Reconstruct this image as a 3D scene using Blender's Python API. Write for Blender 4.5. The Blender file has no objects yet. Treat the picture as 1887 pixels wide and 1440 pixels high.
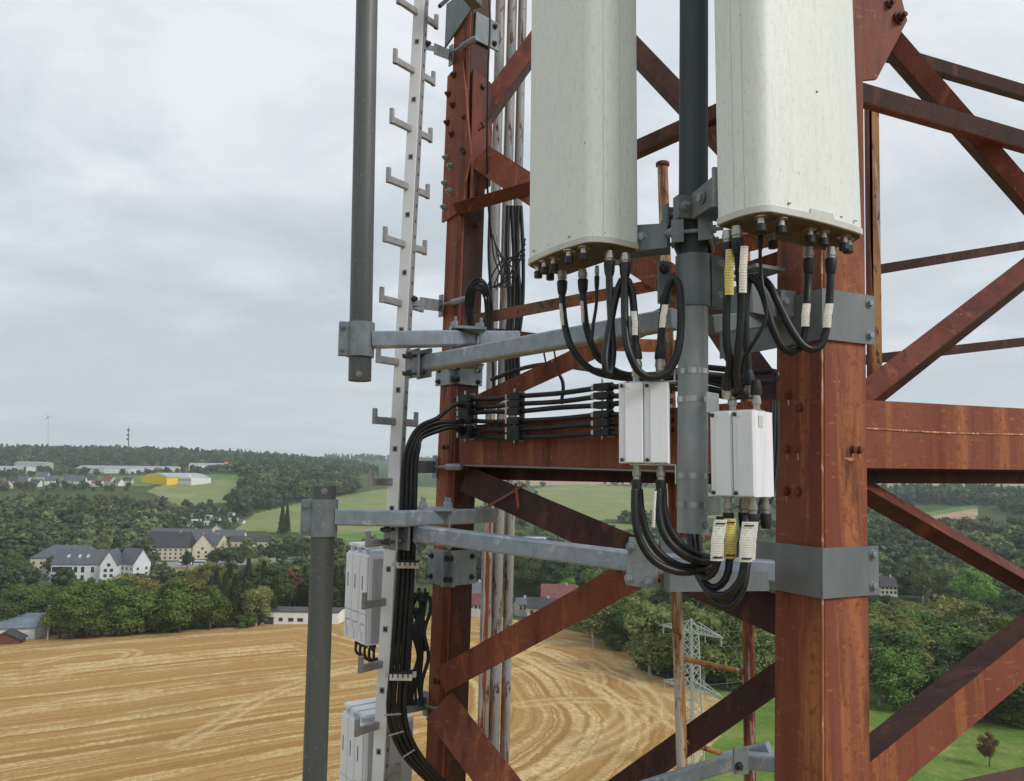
import bpy, bmesh, math, random
import numpy as np
from mathutils import Vector, Matrix

SC = bpy.context.scene
COL = SC.collection
V = Vector
# ------------------------------------------------------------------ camera
F, CX, CY = 1400.0, 943.5, 720.0          # focal length and centre in photo pixels (1887 wide)
PITCH, ROLL, CZ = math.atan(152 / 1400), 0.012, 50.0
CAM = V((0, 0, CZ))
_f = V((0, math.cos(PITCH), math.sin(PITCH)))
_r0 = V((1, 0, 0)); _u0 = _r0.cross(_f)
RIGHT = _r0 * math.cos(ROLL) + _u0 * math.sin(ROLL)
UP = -_r0 * math.sin(ROLL) + _u0 * math.cos(ROLL)
cd = bpy.data.cameras.new('camera'); cam = bpy.data.objects.new('camera', cd); COL.objects.link(cam)
m3 = Matrix((RIGHT, UP, -_f)).transposed()
cam.matrix_world = Matrix.Translation(CAM) @ m3.to_4x4()
cd.sensor_fit = 'HORIZONTAL'; cd.sensor_width = 36; cd.lens = 36 * F / 1887.0
cd.clip_start = 0.05; cd.clip_end = 30000
SC.camera = cam

def ray(px, py):
    return _f + RIGHT * ((px - CX) / F) + UP * ((CY - py) / F)
def P(px, py, y):
    """World point on the sight line of a photo pixel at horizontal distance y in front of the camera."""
    d = ray(px, py)
    return CAM + d * (y / d.y)

# ------------------------------------------------------------------ sky and sun
SUN = V((0.72, -0.46, 0.66)).normalized()
w = bpy.data.worlds.new('World'); SC.world = w; w.use_nodes = True
nt = w.node_tree; nt.nodes.clear()
def N(t, **k):
    n = nt.nodes.new(t)
    for a, b in k.items(): setattr(n, a, b)
    return n
def L(a, b): nt.links.new(a, b)
def math_node(op, a, b=None):
    n = N('ShaderNodeMath', operation=op)
    for i, v in enumerate((a, b)):
        if v is None: continue
        if isinstance(v, (int, float)): n.inputs[i].default_value = v
        else: L(v, n.inputs[i])
    return n.outputs[0]
out = N('ShaderNodeOutputWorld'); bg = N('ShaderNodeBackground'); bg.inputs[1].default_value = 0.1
sky = N('ShaderNodeTexSky', sky_type='NISHITA'); sky.sun_disc = False
sky.sun_elevation = math.asin(SUN.z); sky.sun_rotation = math.atan2(SUN.x, SUN.y)
tc = N('ShaderNodeTexCoord'); sp = N('ShaderNodeSeparateXYZ'); L(tc.outputs['Generated'], sp.inputs[0])
zz = math_node('ADD', math_node('MAXIMUM', sp.outputs[2], 0.0), 0.16)
cx = math_node('DIVIDE', sp.outputs[0], zz); cy = math_node('DIVIDE', sp.outputs[1], zz)
cb = N('ShaderNodeCombineXYZ'); L(cx, cb.inputs[0]); L(cy, cb.inputs[1])
def cloud(scale, detail, off, dist=0.0, rough=0.55):
    mp = N('ShaderNodeMapping'); mp.inputs['Location'].default_value = off
    mp.inputs['Scale'].default_value = (scale, scale * 1.15, scale); L(cb.outputs[0], mp.inputs[0])
    n = N('ShaderNodeTexNoise'); n.inputs['Scale'].default_value = 1; n.inputs['Detail'].default_value = detail
    n.inputs['Roughness'].default_value = rough; n.inputs['Distortion'].default_value = dist
    L(mp.outputs[0], n.inputs['Vector']); return n.outputs['Fac']
c1 = cloud(0.50, 3, (3.1, 1.7, 0), 0.4); c2 = cloud(1.5, 7, (7.3, 2.2, 0), 0.5, 0.6)
mixc = math_node('ADD', math_node('MULTIPLY', c1, 0.62), math_node('MULTIPLY', c2, 0.38))
rp = N('ShaderNodeValToRGB'); L(mixc, rp.inputs[0])
e = rp.color_ramp.elements
e[0].position = 0.41; e[0].color = (4.1, 4.55, 4.95, 1)
e[1].position = 0.585; e[1].color = (6.5, 6.75, 7.05, 1)
k = e.new(0.50); k.color = (5.1, 5.5, 5.85, 1)
# a paler, milkier band low over the horizon, all the way round
hz = N('ShaderNodeMapRange'); hz.inputs[1].default_value = 0.0; hz.inputs[2].default_value = 0.22
hz.inputs[3].default_value = 0.6; hz.inputs[4].default_value = 0.0; L(sp.outputs[2], hz.inputs[0])
mh = N('ShaderNodeMixRGB'); L(hz.outputs[0], mh.inputs[0]); L(rp.outputs[0], mh.inputs[1]); mh.inputs[2].default_value = (5.2, 5.7, 6.15, 1)
mx = N('ShaderNodeMixRGB'); mx.inputs[0].default_value = 0.95
L(sky.outputs[0], mx.inputs[1]); L(mh.outputs[0], mx.inputs[2]); L(mx.outputs[0], bg.inputs[0]); L(bg.outputs[0], out.inputs[0])
sl = bpy.data.lights.new('sun', 'SUN'); sl.energy = 1.5; sl.angle = math.radians(18); sl.color = (1, 0.95, 0.88)
so = bpy.data.objects.new('sun', sl); COL.objects.link(so)
so.rotation_euler = SUN.to_track_quat('Z', 'Y').to_euler(); so.location = (0, 0, 300)
SC.view_settings.view_transform = 'Standard'; SC.view_settings.look = 'None'
SC.view_settings.exposure = 0.45; SC.view_settings.gamma = 1.0; SC.view_settings.use_curve_mapping = False
SC.cycles.max_bounces = 6; SC.cycles.diffuse_bounces = 3; SC.cycles.volume_bounces = 1
SC.cycles.transparent_max_bounces = 6

# ------------------------------------------------------------------ materials
def srgb(r, g, b):
    f = lambda c: (c / 255) / 12.92 if c <= 10 else ((c / 255 + .055) / 1.055) ** 2.4
    return (f(r), f(g), f(b), 1)
MATS = {}
def mat(name, c1, c2=None, scale=8, stretch=1.0, rough=.6, metal=0.0, patches=(), bump=0.0, bscale=90, spec=.4, rand=0.0, coord='Object', translucent=0.0, attr=None):
    """Procedural material: c1/c2 mixed by noise, then patches [(colour, scale, stretch_z, lo, hi)] of thresholded noise."""
    m = bpy.data.materials.new(name); m.use_nodes = True; t = m.node_tree; t.nodes.clear()
    nn = t.nodes.new; ln = t.links.new
    o = nn('ShaderNodeOutputMaterial'); b = nn('ShaderNodeBsdfPrincipled'); ln(b.outputs[0], o.inputs[0])
    b.inputs['Roughness'].default_value = rough; b.inputs['Metallic'].default_value = metal
    b.inputs['Specular IOR Level'].default_value = spec
    tc = nn('ShaderNodeTexCoord')
    def noise(sc, st, det=5, rg=.6, dist=0):
        mp = nn('ShaderNodeMapping'); mp.inputs['Scale'].default_value = (sc, sc, sc * st); ln(tc.outputs[coord], mp.inputs[0])
        n = nn('ShaderNodeTexNoise'); n.inputs['Scale'].default_value = 1; n.inputs['Detail'].default_value = det
        n.inputs['Roughness'].default_value = rg; n.inputs['Distortion'].default_value = dist
        ln(mp.outputs[0], n.inputs['Vector']); return n.outputs['Fac']
    def rng(fac, lo, hi):
        r = nn('ShaderNodeMapRange'); r.inputs[1].default_value = lo; r.inputs[2].default_value = hi; ln(fac, r.inputs[0]); return r.outputs[0]
    def mix(fac, a, c):
        x = nn('ShaderNodeMixRGB')
        ln(fac, x.inputs[0]) if not isinstance(fac, float) else setattr(x.inputs[0], 'default_value', fac)
        for i, q in ((1, a), (2, c)):
            if isinstance(q, tuple): x.inputs[i].default_value = q
            else: ln(q, x.inputs[i])
        return x.outputs[0]
    cur = c1
    if c2: cur = mix(rng(noise(scale, stretch), .35, .65), c1, c2)
    for (pc, sc, st, lo, hi) in patches:
        cur = mix(rng(noise(sc, st, 7, .65, .3), lo, hi), cur, pc)
    if attr:
        at = nn('ShaderNodeAttribute'); at.attribute_name = attr[0]
        cur = mix(rng(at.outputs['Fac'], 0, 1), cur, attr[1])
    if rand:
        oi = nn('ShaderNodeObjectInfo'); hs = nn('ShaderNodeHueSaturation')
        r1 = nn('ShaderNodeMapRange'); r1.inputs[3].default_value = 1 - rand; r1.inputs[4].default_value = 1 + rand
        ln(oi.outputs['Random'], r1.inputs[0]); ln(r1.outputs[0], hs.inputs['Value'])
        r2 = nn('ShaderNodeMapRange'); r2.inputs[3].default_value = .5 - rand * .06; r2.inputs[4].default_value = .5 + rand * .06
        m7 = nn('ShaderNodeMath'); m7.operation = 'MULTIPLY'; m7.inputs[1].default_value = 7.13; ln(oi.outputs['Random'], m7.inputs[0])
        fr = nn('ShaderNodeMath'); fr.operation = 'FRACT'; ln(m7.outputs[0], fr.inputs[0]); ln(fr.outputs[0], r2.inputs[0]); ln(r2.outputs[0], hs.inputs['Hue'])
        if isinstance(cur, tuple): hs.inputs['Color'].default_value = cur
        else: ln(cur, hs.inputs['Color'])
        cur = hs.outputs[0]
    if isinstance(cur, tuple): b.inputs['Base Color'].default_value = cur
    else: ln(cur, b.inputs['Base Color'])
    if bump:
        bp = nn('ShaderNodeBump'); bp.inputs['Strength'].default_value = bump; bp.inputs['Distance'].default_value = .004
        ln(noise(bscale, 1, 4), bp.inputs['Height']); ln(bp.outputs[0], b.inputs['Normal'])
    if translucent:
        tr = nn('ShaderNodeBsdfTranslucent'); ms = nn('ShaderNodeMixShader'); ms.inputs[0].default_value = translucent
        if isinstance(cur, tuple): tr.inputs[0].default_value = cur
        else: ln(cur, tr.inputs[0])
        ln(b.outputs[0], ms.inputs[1]); ln(tr.outputs[0], ms.inputs[2]); ln(ms.outputs[0], o.inputs[0])
    MATS[name] = m; return m

mat('red', srgb(137, 83, 66), srgb(125, 72, 57), 2.5, .3, .62, spec=.22, patches=[
    (srgb(112, 61, 46), 5, .07, .49, .66), (srgb(172, 110, 72), 8, .04, .53, .66), (srgb(166, 104, 72), 12, 5, .59, .68), (srgb(92, 54, 41), 12, .16, .55, .67), (srgb(90, 60, 46), 4, .35, .60, .72), (srgb(132, 68, 49), 40, .9, .52, .66), (srgb(206, 180, 152), 44, .18, .70, .715)], bump=.4)
mat('red_dark', srgb(120, 66, 52), srgb(98, 52, 42), 5, .4, .6, spec=.22, patches=[
    (srgb(80, 44, 36), 9, .25, .50, .66), (srgb(142, 86, 60), 15, .15, .56, .68), (srgb(76, 50, 41), 30, .5, .56, .66), (srgb(196, 168, 146), 50, .3, .70, .715)], bump=.4)
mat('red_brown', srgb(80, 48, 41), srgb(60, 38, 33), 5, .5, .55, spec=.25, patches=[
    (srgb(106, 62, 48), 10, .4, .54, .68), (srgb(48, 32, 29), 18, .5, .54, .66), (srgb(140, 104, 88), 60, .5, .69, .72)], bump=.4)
mat('bar_grey_rust', srgb(140, 116, 98), srgb(122, 84, 68), 5, 1, .7, patches=[(srgb(168, 96, 72), 3, 1, .50, .56), (srgb(92, 70, 58), 40, 1, .54, .62)], bump=.3)
mat('rust_bolt', srgb(96, 58, 44), srgb(60, 40, 34), 40, 1, .7, bump=.4)
mat('ladder_rust', srgb(196, 148, 80), srgb(158, 104, 70), 6, .2, .6, patches=[
    (srgb(124, 66, 54), 8, .10, .49, .55), (srgb(206, 192, 180), 16, .07, .54, .59), (srgb(88, 50, 42), 36, .35, .56, .64)], bump=.4)
mat('conduit', srgb(160, 162, 164), srgb(136, 138, 140), 10, .1, .5, patches=[
    (srgb(136, 90, 58), 10, .06, .53, .60), (srgb(92, 54, 44), 28, .25, .56, .60), (srgb(176, 146, 100), 15, .07, .55, .64), (srgb(150, 150, 150), 24, .3, .55, .62)], bump=.2)
mat('conduit_rust', srgb(158, 96, 58), srgb(116, 66, 46), 12, .1, .6, patches=[(srgb(188, 184, 180), 16, .08, .53, .58)], bump=.3)
mat('galv', srgb(152, 158, 163), srgb(128, 136, 142), 22, .5, .5, .25, patches=[(srgb(176, 182, 186), 60, .8, .6, .68)], bump=.08)
mat('galv_arm', srgb(160, 170, 181), srgb(140, 151, 164), 26, .6, .5, .2, patches=[(srgb(184, 192, 198), 14, 1, .58, .64)], bump=.08)
mat('galv_dark', srgb(126, 133, 137), srgb(108, 115, 119), 14, .4, .5, .2, patches=[(srgb(132, 138, 142), 40, 1, .6, .7)], bump=.08)
mat('galv_pole', srgb(104, 107, 106), srgb(87, 90, 89), 7, .06, .5, .15, patches=[(srgb(150, 154, 154), 90, 1, .62, .70), (srgb(86, 86, 80), 9, .05, .58, .75)], bump=.06)
mat('galv_pipe', srgb(166, 173, 176), srgb(146, 153, 157), 18, .3, .5, .15, patches=[(srgb(178, 184, 186), 70, .6, .62, .7)], bump=.06)
mat('pipe_dark', srgb(74, 81, 86), srgb(62, 68, 73), 8, .08, .6, .2, patches=[(srgb(92, 98, 102), 90, 1, .70, .78)], bump=.06)
mat('band', srgb(124, 129, 132), srgb(110, 115, 118), 9, .3, .5, .15, patches=[(srgb(152, 157, 160), 60, .05, .66, .75)], bump=.05)
mat('steel', srgb(190, 186, 176), srgb(160, 154, 142), 60, 1, .35, .8)
mat('stainless', srgb(196, 196, 192), srgb(168, 168, 166), 30, .2, .3, .8)
mat('bolt_dark', srgb(86, 88, 90), srgb(64, 66, 68), 60, 1, .5, .6)
mat('black_rubber', srgb(30, 31, 33), srgb(42, 43, 45), 30, 1, .48)
mat('black_cable', srgb(24, 25, 27), srgb(36, 37, 40), 20, .4, .42)
mat('black_plastic', srgb(36, 37, 38), srgb(50, 50, 50), 30, 1, .5)
mat('radome', srgb(234, 239, 234), srgb(225, 231, 228), 3.2, .12, .5, patches=[(srgb(216, 222, 217), 70, .15, .52, .78), (srgb(240, 242, 232), 5, .04, .52, .70), (srgb(216, 220, 211), 160, .25, .52, .70), (srgb(150, 152, 142), 110, .5, .67, .70)], bump=.1)
mat('cap_grey', srgb(206, 208, 204), srgb(190, 192, 188), 8, 1, .5)
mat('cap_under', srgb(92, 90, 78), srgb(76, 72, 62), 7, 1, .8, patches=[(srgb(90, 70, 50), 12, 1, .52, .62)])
mat('white_box', srgb(238, 240, 246), srgb(230, 233, 240), 6, .3, .42, patches=[(srgb(208, 208, 210), 18, .08, .58, .78), (srgb(186, 182, 174), 40, .15, .66, .74)])
mat('white_rail', srgb(232, 233, 236), srgb(222, 223, 226), 6, .2, .45, patches=[(srgb(200, 200, 200), 30, .2, .70, .80)])
mat('rail_side', srgb(160, 161, 164), srgb(146, 147, 150), 12, .2, .5, .3)
mat('peg', srgb(158, 157, 159), srgb(138, 137, 140), 30, 1, .5, .3)
mat('dark_hole', srgb(38, 38, 40), srgb(60, 60, 60), 80, 1, .6)
mat('unit_grey', srgb(186, 189, 194), srgb(172, 175, 180), 8, .5, .5)
mat('clip_white', srgb(222, 218, 210), srgb(186, 180, 170), 20, 1, .5)
mat('tie_pale', srgb(170, 168, 164), srgb(150, 148, 144), 20, 1, .5)
def label_mat(name, paper, ink):
    m = mat(name, paper, None, rough=.45); t = m.node_tree; b = [n for n in t.nodes if n.type == 'BSDF_PRINCIPLED'][0]
    tc = t.nodes.new('ShaderNodeTexCoord'); mp = t.nodes.new('ShaderNodeMapping'); mp.inputs['Scale'].default_value = (12, 12, 22)
    t.links.new(tc.outputs['Generated'], mp.inputs[0])
    n = t.nodes.new('ShaderNodeTexNoise'); n.inputs['Scale'].default_value = 1; n.inputs['Detail'].default_value = 1; t.links.new(mp.outputs[0], n.inputs['Vector'])
    sp = t.nodes.new('ShaderNodeSeparateXYZ'); t.links.new(tc.outputs['Generated'], sp.inputs[0])
    wv = t.nodes.new('ShaderNodeMath'); wv.operation = 'PINGPONG'; wv.inputs[1].default_value = .03; t.links.new(sp.outputs[2], wv.inputs[0])
    lt = t.nodes.new('ShaderNodeMath'); lt.operation = 'LESS_THAN'; lt.inputs[1].default_value = .012; t.links.new(wv.outputs[0], lt.inputs[0])
    gt = t.nodes.new('ShaderNodeMath'); gt.operation = 'GREATER_THAN'; gt.inputs[1].default_value = .50; t.links.new(n.outputs[0], gt.inputs[0])
    mu = t.nodes.new('ShaderNodeMath'); mu.operation = 'MULTIPLY'; t.links.new(lt.outputs[0], mu.inputs[0]); t.links.new(gt.outputs[0], mu.inputs[1])
    mm = t.nodes.new('ShaderNodeMixRGB'); mm.inputs[1].default_value = paper; mm.inputs[2].default_value = ink
    t.links.new(mu.outputs[0], mm.inputs[0]); t.links.new(mm.outputs[0], b.inputs['Base Color'])
label_mat('label_white', srgb(226, 222, 214), srgb(168, 166, 162))
label_mat('label_yellow', srgb(222, 208, 118), srgb(150, 142, 90))

# ------------------------------------------------------------------ mesh helpers
class MB:
    """Collects shapes (world coordinates) for ONE mesh."""
    def __init__(s): s.v = []; s.f = []
    def add(s, vs, fs):
        o = len(s.v); s.v += [tuple(q) for q in vs]; s.f += [tuple(o + i for i in q) for q in fs]; return s
    def prism(s, prof, p0, p1, A, B, A1=None, B1=None):
        A1 = A1 or A; B1 = B1 or B; n = len(prof)
        vs = [p0 + A * a + B * b for a, b in prof] + [p1 + A1 * a + B1 * b for a, b in prof]
        fs = [(i, (i + 1) % n, n + (i + 1) % n, n + i) for i in range(n)] + [tuple(range(n - 1, -1, -1)), tuple(range(n, 2 * n))]
        return s.add(vs, fs)
    def box(s, O, R, U, Nn, x, y, z, bev=0.0):
        """Box in the local frame R,U,N at O with ranges x,y,z; bev chamfers the edges along U."""
        x0, x1 = x; z0, z1 = z
        if bev:
            b = bev; pr = [(x0 + b, z0), (x1 - b, z0), (x1, z0 + b), (x1, z1 - b), (x1 - b, z1), (x0 + b, z1), (x0, z1 - b), (x0, z0 + b)]
        else: pr = [(x0, z0), (x1, z0), (x1, z1), (x0, z1)]
        return s.prism(pr, O + U * y[0], O + U * y[1], R, Nn)
    def bar(s, p0, p1, A, B, w, h, bev=0.0):
        """Rectangular bar along p0-p1, w along A, h along B."""
        a, b = w / 2, h / 2
        if bev: pr = [(-a + bev, -b), (a - bev, -b), (a, -b + bev), (a, b - bev), (a - bev, b), (-a + bev, b), (-a, b - bev), (-a, -b + bev)]
        else: pr = [(-a, -b), (a, -b), (a, b), (-a, b)]
        return s.prism(pr, p0, p1, A, B)
    def cyl(s, p0, p1, r, n=16, r1=None):
        ax = (p1 - p0).normalized(); A = ax.orthogonal().normalized(); B = ax.cross(A)
        pr = [(math.cos(2 * math.pi * i / n) * r, math.sin(2 * math.pi * i / n) * r) for i in range(n)]
        k = 1 if r1 is None else r1 / r
        return s.prism(pr, p0, p1, A, B, A * k, B * k)
    def lathe(s, p, ax, prof, n=14):
        """Rings at (t along ax, radius), capped."""
        ax = ax.normalized(); A = ax.orthogonal().normalized(); B = ax.cross(A); vs = []; fs = []
        for t, r in prof:
            for i in range(n):
                a = 2 * math.pi * i / n; vs.append(p + ax * t + (A * math.cos(a) + B * math.sin(a)) * r)
        for j in range(len(prof) - 1):
            for i in range(n): fs.append((j * n + i, j * n + (i + 1) % n, (j + 1) * n + (i + 1) % n, (j + 1) * n + i))
        fs.append(tuple(range(n - 1, -1, -1))); q = (len(prof) - 1) * n; fs.append(tuple(range(q, q + n)))
        return s.add(vs, fs)
    def tube(s, pts, r, n=10, ribs=0.0, pitch=0.0):
        """Round cable swept through smooth points; ribs > 0 gives a corrugated jacket."""
        pts = smooth_path(pts, .5 * pitch if ribs else max(r * 1.6, .012))
        T = [(pts[min(i + 1, len(pts) - 1)] - pts[max(i - 1, 0)]).normalized() for i in range(len(pts))]
        A = T[0].orthogonal().normalized(); vs = []; fs = []
        for i, p in enumerate(pts):
            A = (A - T[i] * A.dot(T[i])).normalized(); B = T[i].cross(A)
            rr = r * (1 + (ribs if i % 2 else -ribs)) if ribs else r
            for j in range(n):
                a = 2 * math.pi * j / n; vs.append(p + (A * math.cos(a) + B * math.sin(a)) * rr)
        for i in range(len(pts) - 1):
            for j in range(n): fs.append((i * n + j, i * n + (j + 1) % n, (i + 1) * n + (j + 1) % n, (i + 1) * n + j))
        fs.append(tuple(range(n - 1, -1, -1))); q = (len(pts) - 1) * n; fs.append(tuple(range(q, q + n)))
        return s.add(vs, fs)
    def plate(s, pts, thick):
        n = len(pts); vs = list(pts) + [p + thick for p in pts]
        return s.add(vs, [(i, (i + 1) % n, n + (i + 1) % n, n + i) for i in range(n)] + [tuple(range(n - 1, -1, -1)), tuple(range(n, 2 * n))])
    def bolt(s, p, ax, r=.012, h=.010, shank=0.0, washer=True):
        """Hexagon head with washer on a surface at p, pointing along ax; shank is the thread beyond a nut."""
        ax = ax.normalized()
        if washer: s.lathe(p - ax * .002, ax, [(0, r * 1.35), (.0045, r * 1.35)], 12)
        s.lathe(p + ax * .002, ax, [(0, r), (h * .85, r), (h, r * .85)], 6)
        if shank: s.lathe(p + ax * h, ax, [(0, r * .52), (shank, r * .5)], 8)
        return s

def smooth_path(pts, step):
    pts = [V(p) for p in pts]
    if len(pts) == 2:
        n = max(1, int((pts[1] - pts[0]).length / step)); return [pts[0].lerp(pts[1], i / n) for i in range(n + 1)]
    q = [pts[0] * 2 - pts[1]] + pts + [pts[-1] * 2 - pts[-2]]; res = []
    for i in range(1, len(q) - 2):
        a, b, c, d = q[i - 1:i + 3]; n = max(2, int((c - b).length / step))
        for k in range(n):
            t = k / n; res.append(.5 * ((2 * b) + (c - a) * t + (2 * a - 5 * b + 4 * c - d) * t * t + (3 * b - a - 3 * c + d) * t ** 3))
    res.append(pts[-1]); return res

BASE = {}
def thing(name, label, cat, base, group=None):
    o = bpy.data.objects.new(name, None); COL.objects.link(o); o.location = base; o.empty_display_size = .05
    o['label'] = label; o['category'] = cat
    if group: o['group'] = group
    BASE[o.name] = V(base); return o
def build(name, mb, m, parent=None, smooth=35, label=None):
    """Link one mesh object; its vertices are stored relative to the base of the thing it belongs to."""
    b = BASE.get(parent.name, V((0, 0, 0))) if parent else V(mb.v[0])
    me = bpy.data.meshes.new(name)
    me.from_pydata([(x - b.x, y - b.y, z - b.z) for x, y, z in mb.v], [], mb.f)
    bm = bmesh.new(); bm.from_mesh(me); bmesh.ops.recalc_face_normals(bm, faces=bm.faces); bm.to_mesh(me); bm.free()
    me.materials.append(MATS[m])
    if smooth:
        me.shade_smooth(); me.set_sharp_from_angle(angle=math.radians(smooth))
    o = bpy.data.objects.new(name, me); COL.objects.link(o)
    if parent: o.parent = parent
    else: o.location = b
    BASE[o.name] = b
    if label: o['label'] = label
    return o
def tag(o, label, cat, group=None, kind=None):
    if label: o['label'] = label
    if cat: o['category'] = cat
    if group: o['group'] = group
    if kind: o['kind'] = kind
    return o
Z = V((0, 0, 1))
def yaw(deg):
    """Horizontal frame: right, up, and the normal towards the camera side."""
    a = math.radians(deg); R = V((math.cos(a), math.sin(a), 0)); return R, Z.copy(), V((math.sin(a), -math.cos(a), 0))
# ------------------------------------------------------------------ terrain
_PX = [-700, 0, 300, 500, 700, 943, 1200, 1450, 1700, 1950, 2600]
_R = [0, 120, 190, 250, 300, 340, 420, 500, 620, 760, 920, 1120, 1400, 1800, 2300, 3000, 4500, 7000]
# heights (metres) for the near rows, then photo rows (y pixels) of the land surface
_TZ = {0: [0] * 11, 120: [0] * 11, 190: [-.5, -.5, -.3, 0, 0, 0, 0, -.8, -1.5, -2, -3], 250: [-1, -.5, -.5, -.5, -.5, -1, -3, -5, -6, -7, -8],
       300: [-5, -4, -4, -4, -4, -6, -8, -9, -11, -13, -13], 340: [-11, -11, -11, -9, -9, -10, -12, -14, -16, -18, -18]}
_TY = {420: [1100, 1100, 1095, 1088, 1080, 1085, 1100, 1122, 1128, 1134, 1140], 500: [1073, 1073, 1070, 1062, 1052, 1056, 1070, 1094, 1104, 1108, 1112],
       620: [1040, 1040, 1040, 1030, 1018, 1022, 1035, 1054, 1060, 1066, 1072], 760: [992, 992, 992, 986, 985, 992, 1000, 1010, 1014, 1020, 1026],
       920: [952, 952, 952, 944, 948, 958, 965, 972, 976, 980, 984], 1120: [914, 914, 916, 908, 916, 928, 934, 944, 950, 954, 956],
       1400: [886, 886, 886, 868, 893, 906, 908, 922, 928, 930, 930], 1800: [868, 868, 866, 858, 876, 890, 892, 902, 902, 902, 900],
       2300: [838, 836, 838, 848, 868, 882, 884, 888, 882, 880, 876], 3000: [842, 840, 842, 850, 862, 876, 878, 880, 880, 880, 876],
       4500: [852, 852, 850, 848, 846, 856, 866, 872, 876, 880, 880], 7000: [862, 862, 862, 858, 856, 860, 868, 874, 880, 884, 886]}
def _table():
    T = np.zeros((len(_R), len(_PX)))
    for i, r in enumerate(_R):
        for j, px in enumerate(_PX):
            if r in _TZ: T[i, j] = _TZ[r][j]
            else:
                d = ray(px, _TY[r][j]); h = math.hypot(d.x, d.y); T[i, j] = CZ + d.z / h * r
    return T
_T = _table()
_gp = np.linspace(-700, 2600, 331); _gr = np.exp(np.linspace(math.log(40), math.log(7000), 420))
_A = np.array([np.interp(_gp, _PX, row) for row in _T])                     # rows x fine columns
_G = np.array([np.interp(np.log(_gr), np.log(np.maximum(_R, 1)), _A[:, j]) for j in range(len(_gp))]).T
def _blur(a, k, ax):
    ker = np.hanning(k + 2)[1:-1]; ker /= ker.sum()
    pad = [(0, 0), (0, 0)]; pad[ax] = (k // 2, k // 2); b = np.pad(a, pad, mode='edge')
    return np.apply_along_axis(lambda q: np.convolve(q, ker, 'valid'), ax, b)
_G = _blur(_blur(_G, 21, 1), 13, 0)
def ground(X, Y):
    X = np.asarray(X, float); Y = np.asarray(Y, float); r = np.hypot(X, Y)
    t = np.where(Y > 1e-3, X / np.maximum(Y, 1e-3), np.sign(X) * 9)
    px = np.clip(CX + F * t, -700, 2600)
    i = np.clip((np.log(np.maximum(r, 40)) - math.log(40)) / (math.log(7000) - math.log(40)) * (len(_gr) - 1), 0, len(_gr) - 1.001)
    j = np.clip((px + 700) / 3300 * (len(_gp) - 1), 0, len(_gp) - 1.001)
    i0 = i.astype(int); j0 = j.astype(int); a = i - i0; b = j - j0
    return (_G[i0, j0] * (1 - a) * (1 - b) + _G[i0 + 1, j0] * a * (1 - b) + _G[i0, j0 + 1] * (1 - a) * b + _G[i0 + 1, j0 + 1] * a * b)
def gz(x, y): return float(ground(x, y))
def on_ground(px, r):
    """A place on the land in the direction of photo column px, r metres away."""
    q = px
    for _ in range(3):
        t = (q - CX) / F; c = 1 / math.hypot(1, t); x, y = r * t * c, r * c; z = gz(x, y)
        q += px - float(project(x, y, z)[0])
    return V((x, y, z))
def project(X, Y, Zz):
    d = np.stack([np.asarray(X, float), np.asarray(Y, float), np.asarray(Zz, float) - CZ], -1)
    dep = d @ np.array(_f); dep = np.where(dep > .1, dep, .1)
    return CX + F * (d @ np.array(RIGHT)) / dep, CY - F * (d @ np.array(UP)) / dep
def inside(px, py, poly):
    res = np.zeros(np.shape(px), bool); n = len(poly)
    for i in range(n):
        x0, y0 = poly[i]; x1, y1 = poly[(i + 1) % n]
        c = (y0 > py) != (y1 > py)
        with np.errstate(divide='ignore', invalid='ignore'):
            xi = (x1 - x0) * (py - y0) / (y1 - y0 if y1 != y0 else 1e-9) + x0
        res ^= c & (px < xi)
    return res
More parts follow.
